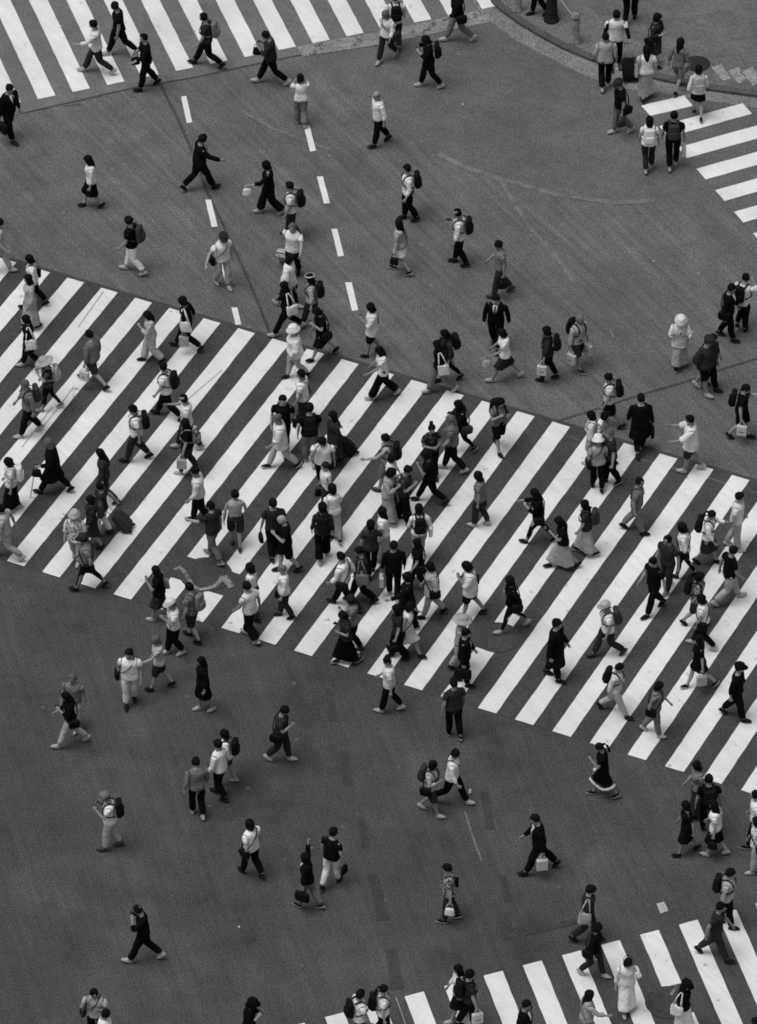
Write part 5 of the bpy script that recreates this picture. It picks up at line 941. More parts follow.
 (-6.268, 0.294, 0.02, 175.0, 'f', 157, 2, 'lk', '', 'Gd', 'td', 'k', 'h', 'n', 'R', 0, [('A', 'L', 'k', 'black handbag carried by woman in dark grey jacket and dark grey trousers')], 'woman in dark grey jacket and dark grey trousers walking left left on the main crosswalk'),
 (-6.493, -1.326, 0.02, 190.0, 'f', 151, 1, 'bk', '', 'Gd', 'kd', 'k', 'n', 'n', 'R', 0, [('B', '-', 'd', 'dark grey backpack worn by woman in dark grey skirt left on the main crosswalk')], 'dark-bobbed woman in dark grey jacket and dark grey skirt with dark grey backpack walking left'),
 (-6.285, -0.86, 0.02, 165.0, 'm', 149, 1, 'sk', '', 'Td', 'tw', 'k', 'h', 'd', 'L', 0, [('U', 'R', 'd', 'dark grey suitcase pulled by man in dark grey T-shirt and white trousers')], 'dark-haired man in dark grey T-shirt and white trousers walking left left on the main crosswalk'),
 (-8.098, 2.735, 0.02, 195.0, 'm', 162, 2, 'sg', '', 'Sg', 'tk', 'l', 'n', 'n', 'L', 0, [('B', '-', 'd', 'dark grey backpack worn by grey-haired man in grey shirt')], 'man in grey shirt and black trousers with dark grey backpack left on the main crosswalk'),
 (-7.674, 3.649, 0.02, 180.0, 'f', 151, 2, 'sl', 'Wl', 'Tdp', 'jk', 'g', 'p', 'n', 'L', 0, [('B', '-', 'l', 'pale backpack worn by woman in patterned dark grey T-shirt and black leggings'), ('Y', 'L', 'k', 'dark phone held by woman in patterned dark grey T-shirt and black leggings')], 'woman in pale straw hat and patterned dark grey T-shirt and black leggings with pale backpack'),
 (-8.174, 5.219, 0.02, 188.0, 'f', 155, 2, 'bk', '', 'Gk', 'tk', 'w', 'h', 'n', 'R', 0, [('T', 'L', 'w', 'white tote bag carried by dark-bobbed woman with white tote bag')], 'woman in black jacket and black trousers with white tote bag left on the main crosswalk'),
 (-6.658, 4.572, 0.02, 150.0, 'm', 162, 3, 'sk', '', 'Sg', 'sd', 'k', 'h', 'h', 'R', 0, [('H', 'L', 'w', 'white shopping bag carried by man in grey shirt and dark grey shorts')], 'dark-haired man in grey shirt and dark grey shorts walking left left on the main crosswalk'),
 (0.083, 4.148, 0.02, 185.0, 'f', 155, 3, 'lk', '', 'Tw', 'wk', 'w', 'o', 'n', 'L', 0, [], 'long-haired woman in white T-shirt and black wide trousers walking left amid the main crosswalk'),
 (-1.358, 5.624, 0.02, 200.0, 'f', 156, 3, 'bk', '', 'Dk', 'n', 'k', 'p', 'n', 'L', 0, [('S', 'L', 'k', 'black shoulder bag slung on woman in black dress amid the main crosswalk'), ('Y', 'L', 'k', 'dark phone held by woman in black dress amid the main crosswalk')], 'woman in black dress with black shoulder bag looking at a phone amid the main crosswalk'),
 (1.898, 2.14, 0.02, 200.0, 'f', 159, 2, 'lk', '', 'Gk', 'jk', 'k', 'o', 'p', 'R', 0, [('S', 'L', 'd', 'dark grey shoulder bag slung on woman in black leggings amid the main crosswalk'), ('Y', 'R', 'k', 'dark phone held by woman in black leggings amid the main crosswalk')], 'woman in black jacket and black leggings with dark grey shoulder bag amid the main crosswalk'),
 (1.682, 1.481, 0.02, 175.0, 'm', 162, 2, 'sg', '', 'Tg', 'tk', 'w', 'n', 'n', 'R', 0, [], 'grey-haired man in grey T-shirt and black trousers walking left amid the main crosswalk'),
 (1.198, 1.257, 0.02, 290.0, 'f', 155, 1, 'uk', '', 'Tdp', 'tk', 'k', 'b', 'b', 'L', 0, [], 'woman in patterned dark grey T-shirt and black trousers facing the camera amid the main crosswalk'),
 (0.195, 0.745, 0.02, 165.0, 'm', 166, 2, 'sk', '', 'Kl', 'sg', 'd', 'o', 'h', 'L', 0, [('B', '-', 'k', 'black backpack worn by man in pale tank top and grey shorts')], 'dark-haired man in pale tank top and grey shorts with black backpack amid the main crosswalk'),
 (1.168, 0.307, 0.02, 175.0, 'f', 157, 3, 'bk', '', 'Tk', 'tk', 'k', 'p', 'h', 'R', 0, [('A', 'R', 'k', 'black handbag carried by dark-bobbed woman in black T-shirt amid the main crosswalk'), ('Y', 'L', 'k', 'dark phone held by dark-bobbed woman in black T-shirt amid the main crosswalk')], 'woman in black T-shirt and black trousers with black handbag walking left amid the main crosswalk'),
 (0.22, -0.399, 0.02, 340.0, 'f', 162, 1, 'bk', '', 'Ll', 'n', 'l', 'p', 'p', 'R', 0, [('Y', 'L', 'k', 'dark phone held by dark-bobbed woman in pale long dress')], 'dark-bobbed woman in pale long dress looking at a phone walking right amid the main crosswalk'),
 (0.589, -0.354, 0.02, 345.0, 'm', 166, 1, 'sk', '', 'Td', 'wk', 'k', 'h', 'p', 'R', 0, [('Y', 'R', 'k', 'dark phone held by man in dark grey T-shirt and black wide trousers')], 'dark-haired man in dark grey T-shirt and black wide trousers walking right amid the main crosswalk'),
 (0.924, -1.686, 0.02, 100.0, 'f', 155, 2, 'bk', '', 'Sw', 'tl', 'k', 'n', 'h', 'R', 0, [('B', '-', 'k', 'black backpack worn by woman in white shirt and pale trousers'), ('T', 'R', 'w', 'white tote bag carried by woman in white shirt and pale trousers')], 'dark-bobbed woman in white shirt and pale trousers walking away amid the main crosswalk'),
 (0.115, -1.742, 0.02, 160.0, 'f', 155, 1, 'lk', '', 'Tw', 'll', 'w', 'n', 'n', 'L', 0, [], 'long-haired woman in white T-shirt and pale long skirt walking left amid the main crosswalk'),
 (-0.164, -2.229, 0.02, 105.0, 'f', 155, 1, 'bk', '', 'Td', 'tk', 'k', 'n', 'n', 'R', 0, [], 'dark-bobbed woman in dark grey T-shirt and black trousers walking away amid the main crosswalk'),
 (0.343, -3.021, 0.02, 92.0, 'm', 160, 1, 'sk', '', 'Gk', 'tk', 'w', 'h', 'n', 'L', 0, [('H', 'L', 'w', 'white shopping bag carried by man in black jacket amid the main crosswalk')], 'dark-haired man in black jacket and black trousers with white shopping bag amid the main crosswalk'),
 (0.905, -2.764, 0.02, 185.0, 'f', 151, 2, 'lk', '', 'Tk', 'tk', 'k', 'n', 'n', 'R', 0, [('S', 'L', 'k', 'black shoulder bag slung on long-haired woman in black T-shirt and black trousers')], 'long-haired woman in black T-shirt and black trousers with black shoulder bag amid the main crosswalk'),
 (-0.374, -3.185, 0.02, 180.0, 'm', 162, 2, 'sk', '', 'Td', 'tk', 'k', 'h', 'n', 'R', 0, [('T', 'L', 'g', 'grey tote bag carried by man in dark grey T-shirt and black trousers')], 'man in dark grey T-shirt and black trousers with grey tote bag amid the main crosswalk'),
 (1.198, -3.675, 0.02, 185.0, 'f', 159, 2, 'bk', '', 'Ul', 'tl', 'k', 'n', 'n', 'L', 0, [('S', 'L', 'k', 'black shoulder bag slung on woman in pale tunic amid the main crosswalk')], 'dark-bobbed woman in pale tunic and pale trousers with black shoulder bag amid the main crosswalk'),
 (2.066, -3.64, 0.02, 175.0, 'm', 157, 2, 'bk', '', 'Uw', 'sk', 'k', 'p', 'n', 'L', 0, [('S', 'R', 'k', 'black shoulder bag slung on man in white tunic and black shorts'), ('Y', 'L', 'k', 'dark phone held by man in white tunic and black shorts')], 'dark-bobbed man in white tunic and black shorts with black shoulder bag amid the main crosswalk'),
 (0.664, -4.068, 0.02, 185.0, 'f', 159, 1, 'bk', '', 'Ck', 'tk', 'k', 'o', 'n', 'R', 0, [], 'dark-bobbed woman in black long coat and black trousers walking left amid the main crosswalk'),
 (0.642, -5.028, 0.02, 335.0, 'f', 162, 3, 'bk', '', 'Kw', 'kw', 'k', 'w', 'h', 'L', 0, [('S', 'R', 'k', 'black shoulder bag slung on woman in white tank top and white skirt'), ('T', 'L', 'k', 'black tote bag carried by woman in white tank top and white skirt')], 'dark-bobbed woman in white tank top and white skirt walking right amid the main crosswalk'),
 (0.442, -5.117, 0.02, 190.0, 'f', 155, 1, 'lk', '', 'Td', 'wk', 'k', 'h', 'n', 'R', 0, [('A', 'L', 'k', 'black handbag carried by woman in dark grey T-shirt and black wide trousers')], 'woman in dark grey T-shirt and black wide trousers with black handbag amid the main crosswalk'),
 (-0.773, -3.39, 0.02, 160.0, 'm', 162, 3, 'sk', '', 'Sw', 'tk', 'k', 'n', 'n', 'R', 0, [('S', 'L', 'k', 'black shoulder bag slung on man in white shirt amid the main crosswalk')], 'dark-haired man in white shirt and black trousers with black shoulder bag amid the main crosswalk'),
 (-0.563, -4.783, 0.02, 185.0, 'f', 155, 1, 'bd', '', 'Tg', 'tk', 'd', 'p', 'n', 'R', 0, [('Y', 'L', 'k', 'dark phone held by brown-bobbed woman in grey T-shirt amid the main crosswalk')], 'brown-bobbed woman in grey T-shirt and black trousers looking at a phone amid the main crosswalk'),
 (-0.71, -5.29, 0.02, 200.0, 'f', 153, 2, 'bk', '', 'Td', 'lk', 'k', 'b', 'p', 'R', 0, [('Y', 'R', 'k', 'dark phone held by woman in dark grey T-shirt and black long skirt')], 'dark-bobbed woman in dark grey T-shirt and black long skirt walking left amid the main crosswalk'),
 (2.762, 2.222, 0.02, 300.0, 'f', 160, 2, 'lk', '', 'Tg', 'sk', 'k', 'p', 'p', 'R', 0, [('B', '-', 'k', 'black backpack worn by woman in grey T-shirt and black shorts'), ('Y', 'L', 'k', 'dark phone held by woman in grey T-shirt and black shorts')], 'long-haired woman in grey T-shirt and black shorts with black backpack amid the main crosswalk'),
 (2.295, -0.483, 0.02, 160.0, 'f', 156, 1, 'bk', '', 'Tg', 'td', 'l', 'n', 'h', 'L', 0, [('A', 'R', 'd', 'dark grey handbag carried by dark-bobbed woman in grey T-shirt amid the main crosswalk')], 'woman in grey T-shirt and dark grey trousers with dark grey handbag amid the main crosswalk'),
 (3.617, -1.074, 0.02, 172.0, 'f', 158, 3, 'lk', '', 'Gk', 'jk', 'k', 'p', 'o', 'L', 0, [('S', 'L', 'k', 'black shoulder bag slung on long-haired woman in black jacket right on the main crosswalk'), ('Y', 'L', 'k', 'dark phone held by long-haired woman in black jacket right on the main crosswalk')], 'woman in black jacket and black leggings with black shoulder bag right on the main crosswalk'),
 (4.163, -1.963, 0.02, 190.0, 'f', 155, 3, 'lk', '', 'Tk', 'll', 'k', 'p', 'n', 'R', 0, [('Y', 'L', 'k', 'dark phone held by woman in black T-shirt and pale long skirt')], 'long-haired woman in black T-shirt and pale long skirt walking left right on the main crosswalk'),
 (4.692, -1.465, 0.02, 172.0, 'f', 155, 2, 'lk', '', 'Td', 'll', 'k', 'n', 'n', 'R', 0, [('B', '-', 'd', 'dark grey backpack worn by woman in dark grey T-shirt and pale long skirt')], 'woman in dark grey T-shirt and pale long skirt walking left right on the main crosswalk'),
 (2.986, -4.138, 0.02, 195.0, 'f', 159, 3, 'bk', '', 'Gk', 'jk', 'w', 'n', 'h', 'L', 0, [('T', 'R', 'l', 'pale tote bag carried by dark-bobbed woman in black jacket and black leggings'), ('S', 'L', 'k', 'black shoulder bag slung on dark-bobbed woman in black jacket and black leggings')], 'dark-bobbed woman in black jacket and black leggings with pale tote bag and black shoulder bag'),
 (3.941, -5.793, 0.02, 340.0, 'm', 172, 1, 'sk', '', 'Ck', 'tk', 'k', 'n', 'n', 'R', 0, [], 'dark-haired man in black long coat and black trousers walking right right on the main crosswalk'),
 (1.83, -5.446, 0.02, 350.0, 'f', 149, 1, 'sl', 'Wl', 'Sl', 'tl', 'k', 'n', 'n', 'L', 0, [], 'woman in pale straw hat and pale shirt and pale trousers amid the main crosswalk'),
 (1.92, -5.981, 0.02, 350.0, 'm', 160, 1, 'sk', '', 'Jk', 'tk', 'k', 'n', 'h', 'R', 0, [('C', 'R', 'k', 'black briefcase carried by man in black suit jacket amid the main crosswalk')], 'dark-haired man in black suit jacket and black trousers with black briefcase amid the main crosswalk'),
 (1.677, -7.713, 0.02, 110.0, 'm', 160, 1, 'sk', '', 'Td', 'tk', 'k', 'n', 'n', 'L', 0, [], 'dark-haired man in dark grey T-shirt and black trousers walking away on the lower middle road'),
 (0.256, -6.898, 0.02, 170.0, 'm', 155, 2, 'sk', '', 'Tw', 'tk', 'w', 'n', 'n', 'L', 0, [], 'dark-haired man in white T-shirt and black trousers walking left on the lower middle road'),
 (3.941, 19.275, 0.1, 200.0, 'm', 162, 1, 'sk', '', 'Gk', 'tk', 'k', 'n', 'n', 'R', 0, [], 'dark-haired man in black jacket and black trousers walking left on the corner pavement'),
 (0.281, 0.226, 0.02, 340.0, 'f', 151, 1, 'bk', '', 'Tw', 'tk', 'k', 'b', 'b', 'R', 0, [], 'dark-bobbed woman in white T-shirt and black trousers walking right amid the main crosswalk'),
]

# ------------------------------------------------------------------ ground
def ground_mat(name, lo, hi, grain=0.35, streak=0.0, rough=0.9, worn=0.0, wornv=0.05, sdir=-20, blot=0.13):
    m, nt, b = new_mat(name, rough); L = nt.links.new
    geo = nd(nt, 'ShaderNodeNewGeometry')
    n1 = nd(nt, 'ShaderNodeTexNoise', Scale=0.22, Detail=9.0, Roughness=0.68); L(geo.outputs['Position'], n1.inputs['Vector'])
    r1 = ramp(nt, [(0.33, lo), (0.67, hi)]); L(n1.outputs['Fac'], r1.inputs['Fac'])
    n2 = nd(nt, 'ShaderNodeTexNoise', Scale=26.0, Detail=3.0, Roughness=0.6); L(geo.outputs['Position'], n2.inputs['Vector'])
    r2 = ramp(nt, [(0.3, 1 - grain), (0.7, 1 + grain)]); L(n2.outputs['Fac'], r2.inputs['Fac'])
    mul = nd(nt, 'ShaderNodeMix', data_type='RGBA', blend_type='MULTIPLY'); mul.inputs['Factor'].default_value = 1
    L(r1.outputs['Color'], mul.inputs[6]); L(r2.outputs['Color'], mul.inputs[7]); col = mul.outputs[2]
    n6 = nd(nt, 'ShaderNodeTexNoise', Scale=1.3, Detail=4.0, Roughness=0.6, Distortion=0.6); L(geo.outputs['Position'], n6.inputs['Vector'])
    r6 = ramp(nt, [(0.3, 1 - blot), (0.7, 1 + blot)]); L(n6.outputs['Fac'], r6.inputs['Fac'])
    m6 = nd(nt, 'ShaderNodeMix', data_type='RGBA', blend_type='MULTIPLY'); m6.inputs['Factor'].default_value = 1
    L(col, m6.inputs[6]); L(r6.outputs['Color'], m6.inputs[7]); col = m6.outputs[2]
    if streak:
        mp = nd(nt, 'ShaderNodeMapping'); mp.vector_type = 'TEXTURE'; mp.inputs['Scale'].default_value = (3.2, 0.14, 1); mp.inputs['Rotation'].default_value = (0, 0, R(sdir))
        L(geo.outputs['Position'], mp.inputs['Vector'])
        n3 = nd(nt, 'ShaderNodeTexNoise', Scale=1.0, Detail=4.0); L(mp.outputs['Vector'], n3.inputs['Vector'])
        r3 = ramp(nt, [(0.3, 1 - streak), (0.7, 1 + streak)]); L(n3.outputs['Fac'], r3.inputs['Fac'])
        m3 = nd(nt, 'ShaderNodeMix', data_type='RGBA', blend_type='MULTIPLY'); m3.inputs['Factor'].default_value = 1
        L(col, m3.inputs[6]); L(r3.outputs['Color'], m3.inputs[7]); col = m3.outputs[2]
    # stains and chewing-gum spots
    vo = nd(nt, 'ShaderNodeTexVoronoi', Scale=1.1); L(geo.outputs['Position'], vo.inputs['Vector'])
    r4 = ramp(nt, [(0.035, 0.0), (0.06, 1.0)]); L(vo.outputs['Distance'], r4.inputs['Fac'])
    m4 = nd(nt, 'ShaderNodeMix', data_type='RGBA'); L(r4.outputs['Color'], m4.inputs['Factor'])
    spot = hi * (1.3 if hi < .3 else .5)
    m4.inputs[6].default_value = (spot, spot, spot, 1); L(col, m4.inputs[7]); col = m4.outputs[2]
    if worn:
        n5 = nd(nt, 'ShaderNodeTexNoise', Scale=2.2, Detail=8.0, Roughness=0.72); L(geo.outputs['Position'], n5.inputs['Vector'])
        r5 = ramp(nt, [(worn - .05, 0.0), (worn + .03, 1.0)]); L(n5.outputs['Fac'], r5.inputs['Fac'])
        m5 = nd(nt, 'ShaderNodeMix', data_type='RGBA'); L(r5.outputs['Color'], m5.inputs['Factor'])
        m5.inputs[6].default_value = (wornv, wornv, wornv, 1); L(col, m5.inputs[7]); col = m5.outputs[2]
    L(col, b.inputs['Base Color'])
    bp = nd(nt, 'ShaderNodeBump', Strength=0.35, Distance=0.006); L(n2.outputs['Fac'], bp.inputs['Height']); L(bp.outputs['Normal'], b.inputs['Normal'])
    return m

def sheet(name, poly, z, mat, th=0.0, **props):
    """a flat sheet (or a slab when th > 0) on the given outline"""
    n = len(poly); A = sum(poly[k][0] * poly[(k + 1) % n][1] - poly[(k + 1) % n][0] * poly[k][1] for k in range(n))
    if A < 0: poly = poly[::-1]
    V = [(x, y, z) for x, y in poly]; F = [tuple(range(n))]
    if th:
        V += [(x, y, z - th) for x, y in poly]
        F += [(k, n + k, n + (k + 1) % n, (k + 1) % n) for k in range(n)]
    o = link(name, V, F, mat, smooth=False)
    for k, v in dict(kind='structure', **props).items(): o[k] = v
    return o

def strip(pts, w):
    """outline of a band of width w along a polyline"""
    P = [np.array(p, float) for p in pts]; a, b = [], []
    for i, p in enumerate(P):
        d = P[min(i + 1, len(P) - 1)] - P[max(i - 1, 0)]; d /= np.linalg.norm(d); n = np.array((-d[1], d[0]))
        ww = w[i] if isinstance(w, (list, tuple)) else w
        a.append(tuple(p + n * ww / 2)); b.append(tuple(p - n * ww / 2))
    return a + b[::-1]

ASPH = ground_mat('asphalt', ASPH_LO, ASPH_HI, 0.6, 0.12, sdir=-75)
ASPH_UP = ground_mat('weathered_asphalt', UP_LO, UP_HI, 0.6, 0.17, sdir=-58)
ASPH_X = ground_mat('dark_crossing_asphalt', X_LO, X_HI, 0.5, 0.08, sdir=-62)
ASPH_TOP = ground_mat('pale_crossing_asphalt', TOP_LO, TOP_HI, 0.4, 0.06)
PATCH = ground_mat('fresh_asphalt_patch', .042, .054, 0.4)
ROUND = ground_mat('round_patch_asphalt', .046, .058, 0.4)
SEAM = ground_mat('seam_bitumen', .050, .066, 0.4, rough=.7)
PAINT = ground_mat('road_paint', PAINT_LO, PAINT_HI, 0.06, 0.06, .75, 0.355, .24, sdir=125, blot=.05)
OLDP = ground_mat('worn_road_paint', .17, .26, 0.5, 0.1, .85, 0.46, .085)
THIN = ground_mat('faded_line_paint', .10, .16, 0.5, 0.1, .85, 0.48, .07)
CRACK = ground_mat('crack_dirt', .20, .30, 0.5)
SCUFF = ground_mat('scuffed_asphalt', .125, .17, 0.45, 0.1, worn=.47, wornv=.105)
GRAN = ground_mat('speckled_granite', .15, .20, .6, blot=.2)
KERB = ground_mat('kerb_stone', .075, .105, 0.4)
PAVE = ground_mat('pavement_slabs', .10, .15, 0.35, .08)
def joints_on(m, size, dark):
    nt = m.node_tree; L = nt.links.new; b = nt.nodes['Principled BSDF']; src = b.inputs['Base Color'].links[0].from_socket
    geo = nd(nt, 'ShaderNodeNewGeometry'); mp = nd(nt, 'ShaderNodeMapping'); mp.inputs['Rotation'].default_value = (0, 0, R(-14)); L(geo.outputs['Position'], mp.inputs['Vector'])
    br = nd(nt, 'ShaderNodeTexBrick', Scale=1.0 / size); br.inputs['Mortar Size'].default_value = .02; br.offset = 0.5
    br.inputs['Brick Width'].default_value = 1.0; br.inputs['Row Height'].default_value = 1.0
    br.inputs['Color1'].default_value = (1, 1, 1, 1); br.inputs['Color2'].default_value = (.88, .88, .88, 1); br.inputs['Mortar'].default_value = (dark, dark, dark, 1)
    L(mp.outputs['Vector'], br.inputs['Vector'])
    mul = nd(nt, 'ShaderNodeMix', data_type='RGBA', blend_type='MULTIPLY'); mul.inputs['Factor'].default_value = 1
    L(src, mul.inputs[6]); L(br.outputs['Color'], mul.inputs[7]); L(mul.outputs[2], b.inputs['Base Color'])
joints_on(PAVE, .6, .7); joints_on(KERB, .6, .55)

def block_mat():
    m, nt, b = new_mat('small_paving_blocks', .9); L = nt.links.new
    geo = nd(nt, 'ShaderNodeNewGeometry'); mp = nd(nt, 'ShaderNodeMapping'); mp.inputs['Rotation'].default_value = (0, 0, R(-32))
    L(geo.outputs['Position'], mp.inputs['Vector'])
    br = nd(nt, 'ShaderNodeTexBrick', Scale=4.5); br.inputs['Mortar Size'].default_value = .03
    br.inputs['Color1'].default_value = (.15, .15, .15, 1); br.inputs['Color2'].default_value = (.20, .20, .20, 1); br.inputs['Mortar'].default_value = (.05, .05, .05, 1)
    L(mp.outputs['Vector'], br.inputs['Vector'])
    n = nd(nt, 'ShaderNodeTexNoise', Scale=20.0, Detail=5.0); L(geo.outputs['Position'], n.inputs['Vector'])
    r = ramp(nt, [(.3, .65), (.7, 1.35)]); L(n.outputs['Fac'], r.inputs['Fac'])
    mul = nd(nt, 'ShaderNodeMix', data_type='RGBA', blend_type='MULTIPLY'); mul.inputs['Factor'].default_value = 1
    L(br.outputs['Color'], mul.inputs[6]); L(r.outputs['Color'], mul.inputs[7]); L(mul.outputs[2], b.inputs['Base Color'])
    return m
BLOCK = block_mat()
TACT = ground_mat('tactile_tile', .20, .28, 0.7)

ASPH_NE = ground_mat('smooth_grey_asphalt', .090, .122, 0.5, 0.05, sdir=-30)
ASPH_DK = ground_mat('dark_worn_asphalt', .048, .078, 0.55, 0.12, sdir=-70)
sheet('corner_road_surface', SET['ne'], .0075, ASPH_NE)
sheet('lower_road_surface', SET['se'], .004, ASPH_DK)
sheet('road', [(-400, -300), (400, -300), (400, 400), (-400, 400)], 0, ASPH)
for nm, k, zz, mt in (('upper_road_surface', 'upper', .004, ASPH_UP), ('crossing_surface', 'xing', .008, ASPH_X), ('far_crossing_surface', 'topx', .008, ASPH_TOP)):
    sheet(nm, SET[k], zz, mt)
for k, p in enumerate(SET['patches']): sheet('asphalt_patch', p, .011 + k * .0003, PATCH, group='dark asphalt patches')
for k, p in enumerate(SET['scuffs']): sheet('scuff_band', strip(p[1], p[0]), .0145 + k * .0002, SCUFF, group='pale scuffed bands')
for k, p in enumerate(SET['seams']): sheet('asphalt_seam', strip(p[1], p[0]), .0156 + k * .0002, SEAM, group='asphalt seams')
for p in SET['wornlines']: sheet('worn_line', p, .017, OLDP, group='worn road lines')
def ragged(p, rng):
    out = []
    for k in range(len(p)):
        a, b = np.array(p[k]), np.array(p[(k + 1) % len(p)]); L_ = np.linalg.norm(b - a); n = max(2, int(L_ / .22)); d = (b - a) / L_; nr = np.array((-d[1], d[0]))
        for q in range(n): out.append(tuple(a + d * L_ * q / n + nr * rng.uniform(-.006, .006)))
    return out
RG = random.Random(5)
for p in SET['stripes']: sheet('crosswalk_stripe', ragged(p, RG), .018, PAINT, group='crosswalk stripes')
for p in SET['dashes']: sheet('lane_dash', p, .018, PAINT, group='lane dashes')
for k, p in enumerate(SET['thin']): sheet('thin_worn_line', strip(p[1], p[0]), (.0265 if k in (2, 3, 4) else .0165) + k * .0003, OLDP if k in (2, 3, 4) else THIN, group='thin worn lines')
for k, p in enumerate(SET['cracks']): sheet('paint_crack', strip(p[1], p[0]), .0225 + k * .0002, CRACK, group='cracks in the stripe paint')
for c, r in SET['discs']:
    n = 40
    sheet('round_asphalt_patch', [(c[0] + r * math.cos(2 * PI * k / n), c[1] + r * math.sin(2 * PI * k / n)) for k in range(n)], .021, ROUND, group='round repair patches')
    b = MB()
    for k in range(n + 1): pass
    a = [b.vert((c[0] + r * .72 * math.cos(2 * PI * k / n), c[1] + r * .72 * math.sin(2 * PI * k / n), .024)) for k in range(n)]
    d = [b.vert((c[0] + r * .69 * math.cos(2 * PI * k / n), c[1] + r * .69 * math.sin(2 * PI * k / n), .024)) for k in range(n)]
    b.bridge(a, d); o = link('cover_seam', b.v, b.f, PATCH, smooth=False); o['kind'] = 'structure'; o['group'] = 'round repair patches'
FLECK = ground_mat('dusty_paint', .30, .44, .3)
for p in SET['flecks']:
    o = sheet('paint_fleck', p, .026, FLECK, group='flecks of paint and litter on the road')

# the pavement at the far corner, 0.10 m up behind its kerb
g_in, k_in, k_out = SET['gutter'], SET['kerb_front'], SET['kerb_back']
sheet('granite_gutter', g_in + k_in[::-1], .0155, GRAN)
sheet('kerb', k_in + k_out[::-1], .10, KERB, th=.12)
far = SET['pave_far']
sheet('pavement', k_out + far, .098, PAVE, th=.12)
sheet('paving_block_band', k_out[:-3] + SET['block_back'][::-1], .102, BLOCK)
for p in SET['tactile']:
    sheet('tactile_tile', p, .106, TACT, group='tactile paving tiles')
c, r = SET['manhole']
b = MB(); n = 36
rings = [b.ring([(r * q * math.cos(2 * PI * k / n), r * q * math.sin(2 * PI * k / n), z) for k in range(n)]) for q, z in ((1.0, 0), (1.0, .010), (.90, .010), (.88, .004), (.86, .010))]
for p, q in zip(rings, rings[1:]): b.bridge(p, q)
b.cap(rings[-1])
o = link('manhole_cover', b.v, b.f, simple('cast_iron', .028, .55, 14, .5, .6), smooth=False); o.location = (c[0], c[1], .102)
tag(o, 'dark round iron cover set in the pavement behind the girl with the pale backpack', 'manhole cover')

# bollards
STONE = simple('bollard_stone', .20, .8, 10, .35, .6)
IRON = simple('black_iron', .020, .45, 20, .3, .3)
def bollard(prof, c, name, mat, label, grp, extra=None, n=20, sq=2.0):
    b = MB(); prev = None
    for rr, z in prof:
        cos = []
        for k in range(n):
            a = 2 * PI * k / n; q = (abs(math.cos(a)) ** sq + abs(math.sin(a)) ** sq) ** (-1 / sq)
            cos.append((rr * math.cos(a) * q, rr * math.sin(a) * q, z))
        cur = b.ring(cos)
        if prev: b.bridge(prev, cur)
        else: b.cap(cur, rev=True)
        prev = cur
    b.cap(prev)
    o = link(name, b.v, b.f, mat); o.location = (c[0], c[1], .10); tag(o, label, 'bollard', grp)
    return o
stone_prof = [(.13, 0), (.13, .03), (.115, .05), (.105, .5), (.10, .66), (.082, .69), (.082, .72), (.105, .75), (.105, .80), (.08, .86), (.03, .89)]
o = bollard(stone_prof, SET['bollard'][0], 'bollard', STONE, 'stubby pale stone bollard at the kerb, cut by the top edge', 'stone bollards on the corner', sq=3.5)
o2 = bollard(stone_prof, SET['bollard'][1], 'bollard', STONE, 'pale stone bollard with a rounded cap at the rope end', 'stone bollards on the corner', sq=3.5)
for q, (cx, cy) in ((o, SET['bollard'][0]), (o2, SET['bollard'][1])):
    b = MB(); tube(b, [(.075 * math.cos(t), .075 * math.sin(t), .705) for t in [2 * PI * k / 16 for k in range(17)]], .014); link('iron_ring', b.v, b.f, IRON, parent=q)
o = bollard([(.20, 0), (.20, .05), (.17, .08), (.165, .14), (.145, .18), (.135, .6), (.13, 1.0), (.12, 2.2), (.11, 3.2)], SET['post'], 'street_lamp_post', IRON, 'thick black iron post on a stepped base at the kerb', None)
o['category'] = 'post'
for z_, r_ in ((.30, .146), (.95, .138)):
    b = MB(); tube(b, [(r_ * math.cos(t), r_ * math.sin(t), z_) for t in [2 * PI * k / 20 for k in range(21)]], .012); link('iron_band', b.v, b.f, IRON, parent=o)
(px, py), (qx, qy) = SET['post'], SET['bollard'][1]
b = MB(); pts = []
for k in range(21):
    t = -0.9 + 1.9 * k / 20
    pts.append(((qx - px) * t, (qy - py) * t, .75 + .55 * (1 - t) * .55 - .16 * 4 * max(0, t) * (1 - max(0, t)) * .5))
tube(b, pts, .012, 6)
o = link('rope', b.v, b.f, simple('pale_rope', .34, .8, 60, .3, .6)); o.location = (px, py, .10)
tag(o, 'thin pale rope slung from the black post to the stone bollard', 'rope')

# ------------------------------------------------------------------ people
for i, row in enumerate(PEOPLE): person(i, *row)

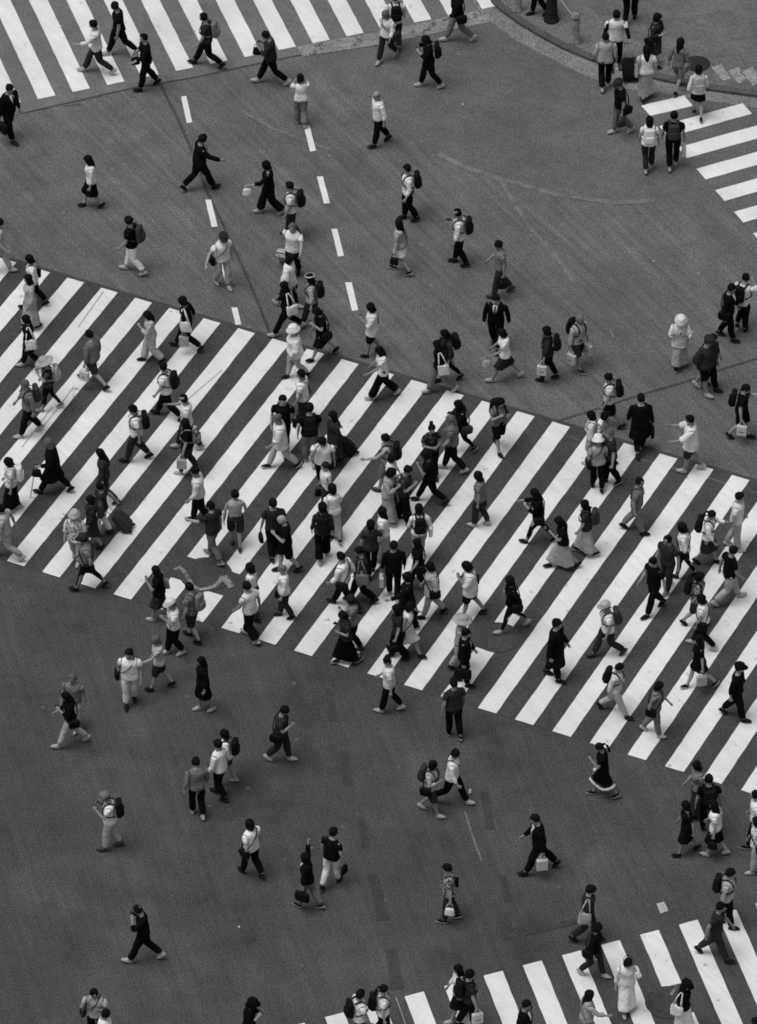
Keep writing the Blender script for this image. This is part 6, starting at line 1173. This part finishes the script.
# ------------------------------------------------------------------ light and camera
sc = bpy.context.scene
w = bpy.data.worlds.new('World'); sc.world = w; w.use_nodes = True
nt = w.node_tree; bg = nt.nodes['Background']; bg.inputs['Strength'].default_value = SKY
sky = nd(nt, 'ShaderNodeTexSky'); sky.sky_type = 'NISHITA'; sky.sun_disc = False
SUN_EL, SUN_AZ = R(72), R(-150)          # azimuth measured from +X in the ground plane
sky.sun_elevation = SUN_EL; sky.sun_rotation = PI / 2 - SUN_AZ
bw = nd(nt, 'ShaderNodeRGBToBW')         # a grey overcast sky: the photograph has no colour
nt.links.new(sky.outputs['Color'], bw.inputs['Color']); nt.links.new(bw.outputs['Val'], bg.inputs['Color'])
ld = bpy.data.lights.new('sun', 'SUN'); ld.energy = SUN; ld.angle = R(35); ld.color = (1, 1, 1)
lo = bpy.data.objects.new('sun', ld); C.objects.link(lo)
dx, dy, dz = math.cos(SUN_EL) * math.cos(SUN_AZ), math.cos(SUN_EL) * math.sin(SUN_AZ), math.sin(SUN_EL)
import mathutils
lo.rotation_euler = mathutils.Vector((dx, dy, dz)).to_track_quat('Z', 'Y').to_euler(); lo.location = (dx * 60, dy * 60, dz * 60)

cd = bpy.data.cameras.new('camera'); co = bpy.data.objects.new('camera', cd); C.objects.link(co)
cd.sensor_fit = 'VERTICAL'; cd.sensor_height = 36.0; cd.sensor_width = 36.0; cd.lens = CAM['f'] / 1024 * 36.0
cd.clip_start = 1; cd.clip_end = 2000
co.location = (0, CAM['y'], CAM['h'])
co.rotation_mode = 'XYZ'
co.matrix_world = mathutils.Matrix.Translation(co.location) @ mathutils.Matrix.Rotation(PI / 2 - CAM['e'], 4, 'X') @ mathutils.Matrix.Rotation(-CAM['roll'], 4, 'Z')
sc.camera = co
sc.view_settings.view_transform = 'Standard'; sc.view_settings.look = 'None'; sc.view_settings.gamma = 1
sc.view_settings.exposure = EXPO; sc.view_settings.use_curve_mapping = False
sc.cycles.max_bounces = 4
sc.cycles.filter_width = 1.75
sc.cycles.pixel_filter_type = 'BLACKMAN_HARRIS'
